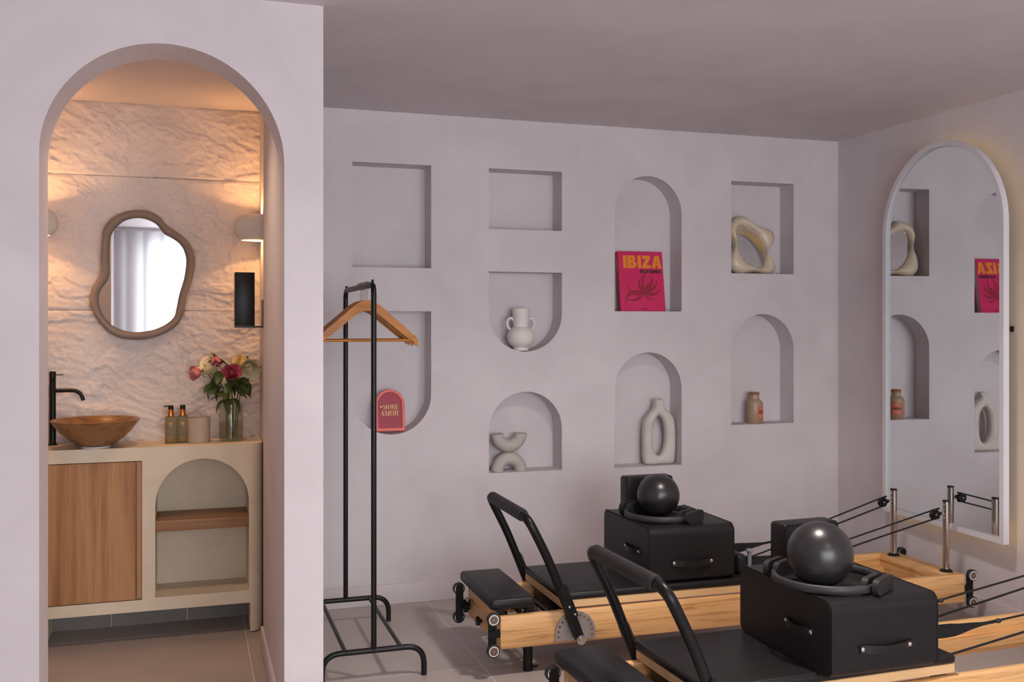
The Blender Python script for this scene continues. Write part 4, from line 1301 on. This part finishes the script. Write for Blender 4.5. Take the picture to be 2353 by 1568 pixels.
def strap_handle(parent, p0, p1, nrm, bow):
    P0, P1, N = Vector(p0), Vector(p1), Vector(nrm)
    L = (P1 - P0).normalized()
    path = cr([P0 - L * 0.010 + N * 0.002, P0 + N * 0.003, P0.lerp(P1, 0.2) + N * bow * 0.8 + Vector((0, 0, -0.001)), P0.lerp(P1, 0.5) + N * bow + Vector((0, 0, -0.004)), P0.lerp(P1, 0.8) + N * bow * 0.8 + Vector((0, 0, -0.001)), P1 + N * 0.003, P1 + L * 0.010 + N * 0.002], 6)
    vs_, fs_ = [], []
    for p in path:
        for n0 in (-0.0015, 0.0015):
            vs_ += [tuple(p + N * n0 + Vector((0, 0, -0.013))), tuple(p + N * n0 + Vector((0, 0, 0.013)))]
    for k in range(len(path) - 1):
        a, c2 = 4 * k, 4 * k + 4
        fs_ += [(a, a + 1, c2 + 1, c2), (a + 2, c2 + 2, c2 + 3, a + 3), (a + 1, a + 3, c2 + 3, c2 + 1), (a, c2, c2 + 2, a + 2)]
    e = len(vs_)
    fs_ += [(0, 2, 3, 1), (e - 4, e - 3, e - 1, e - 2)]
    h = MB().add(vs_, fs_).build('handle', 'vinyl', parent)
    for p in (P0, P1):
        MB().sphere(tuple(p + N * 0.005), 0.0082, 14, 8, (1 if abs(N.x) < 0.5 else 0.6, 1 if abs(N.y) < 0.5 else 0.6, 1)).build('stud', 'chrome', h)

def sitting_box(R, label, x0=0.648, y0=0.012, ly=0.485, rz=None):
    lx, lz = 0.400, 0.234
    t = thing('sitting_box', label, 'sitting box', at(R, x0, y0, 0.3182), R[1] if rz is None else rz, 'padded boxes on the reformers')
    # rounded along the near and far top edges, flat end panels with a seam
    prof = rrect(0.0, ly, 0.0, lz, 0.032, 8)
    MB().prism([prof], YZ, 0.004, lx - 0.004).build('upholstery', 'vinyl', t, ang=30)
    for xa, xb in ((0.0, 0.0045), (lx - 0.0045, lx)):
        ins = 0.0025
        MB().prism([rrect(ins, ly - ins, ins, lz - ins, 0.030, 8)], YZ, xa, xb).build('end_panel', 'vinyl', t, ang=30)
    for x in (0.0042, lx - 0.0042):
        pts = [(x, a, z) for a, z in rrect(-0.0004, ly + 0.0004, -0.0004 + 0.001, lz + 0.0004, 0.032, 8)]
        MB().tube(pts, 0.0018, 6, closed=True).build('piping', 'vinyl', t)
    strap_handle(t, (0.112, -0.001, 0.085), (0.285, -0.001, 0.085), (0, -1, 0), 0.020)
    strap_handle(t, (0.0, 0.098, 0.118), (0.0, 0.232, 0.118), (-1, 0, 0), 0.018)
    return t
sitting_box(R1, 'black padded sitting box with strap handles on the reformer nearest the niche wall')
sitting_box(R2, 'large black padded sitting box with strap handles on the foreground reformer', 0.648, -0.058, 0.525, 0.0)
ZBX = 0.3182 + 0.234 + 0.0006

def yoga_block(x, y, rz, label):
    t = thing('foam_block', label, 'exercise block', (x, y, ZBX), rz, 'black blocks on the sitting boxes')
    MB().box(-0.115, 0.115, -0.040, 0.040, 0, 0.150, 0.010, 3).build('cushion', 'vinyl', t)
    for y_ in (-0.040, 0.040):
        MB().tube([(a, y_ * 0.985, z) for a, z in rrect(-0.112, 0.112, 0.003, 0.147, 0.012, 5)], 0.0018, 6, closed=True).build('piping', 'vinyl', t)
yoga_block(2.003, 4.172, 0.0, 'black padded block standing behind the small ball near the niche wall')
yoga_block(2.075, 3.034, math.radians(2), 'black padded block standing behind the foreground ball')

def exercise_ball(x, y, r, label):
    t = thing('exercise_ball', label, 'ball', (x, y, ZBX), 0, 'soft balls on the sitting boxes')
    MB().sphere((0, 0, r), r, 64, 36).build('skin', 'ball', t)
    MB().lathe([(0.0005, 0.0012), (0.005, 0.0008), (0.006, -0.0005)], n=12).xf(Matrix.Translation((0, 0, r)) @ Matrix.Rotation(math.radians(75), 4, 'X') @ Matrix.Rotation(math.radians(-60), 4, 'Y') @ Matrix.Translation((0, 0, r))).build('valve', 'rubber', t)
exercise_ball(1.964, 3.972, 0.0938, 'graphite exercise ball resting on the box near the niche wall')
exercise_ball(1.935, 2.745, 0.1050, 'large graphite exercise ball on the foreground sitting box')

def pilates_ring(x, y, r, a_pad, label):
    t = thing('pilates_ring', label, 'exercise ring', (x, y, ZBX), 0, 'resistance rings on the sitting boxes')
    n = 72
    sec = [(-0.008, 0.004), (-0.004, 0.0), (0.004, 0.0), (0.008, 0.004), (0.008, 0.022), (0.004, 0.026), (-0.004, 0.026), (-0.008, 0.022)]
    vs_, fs_ = [], []
    for k in range(n):
        a = 2 * PI * k / n
        for (dr_, z) in sec:
            vs_.append(((r + dr_) * math.cos(a), (r + dr_) * math.sin(a), z + 0.004))
    m = len(sec)
    for k in range(n):
        l = (k + 1) % n
        for j in range(m):
            fs_.append((k * m + j, k * m + (j + 1) % m, l * m + (j + 1) % m, l * m + j))
    MB().add(vs_, fs_).build('hoop', 'ringrub', t, ang=50)
    for a in (a_pad, a_pad + PI):
        q = Matrix.Rotation(a, 4, 'Z')
        for rr_, nm in ((r + 0.019, 'outer_pad'), (r - 0.017, 'inner_pad')):
            MB().prism([[(p, z) for p, z in rrect(-0.064, 0.064, 0.0, 0.050, 0.022, 6)]], YZ, rr_ - 0.0095, rr_ + 0.0095).xf(q).build(nm, 'rubber', t, ang=40)
pilates_ring(1.962, 3.945, 0.152, math.radians(-60), 'black resistance ring around the ball near the niche wall')
pilates_ring(1.985, 2.780, 0.168, math.radians(-60), 'black resistance ring around the large foreground ball')
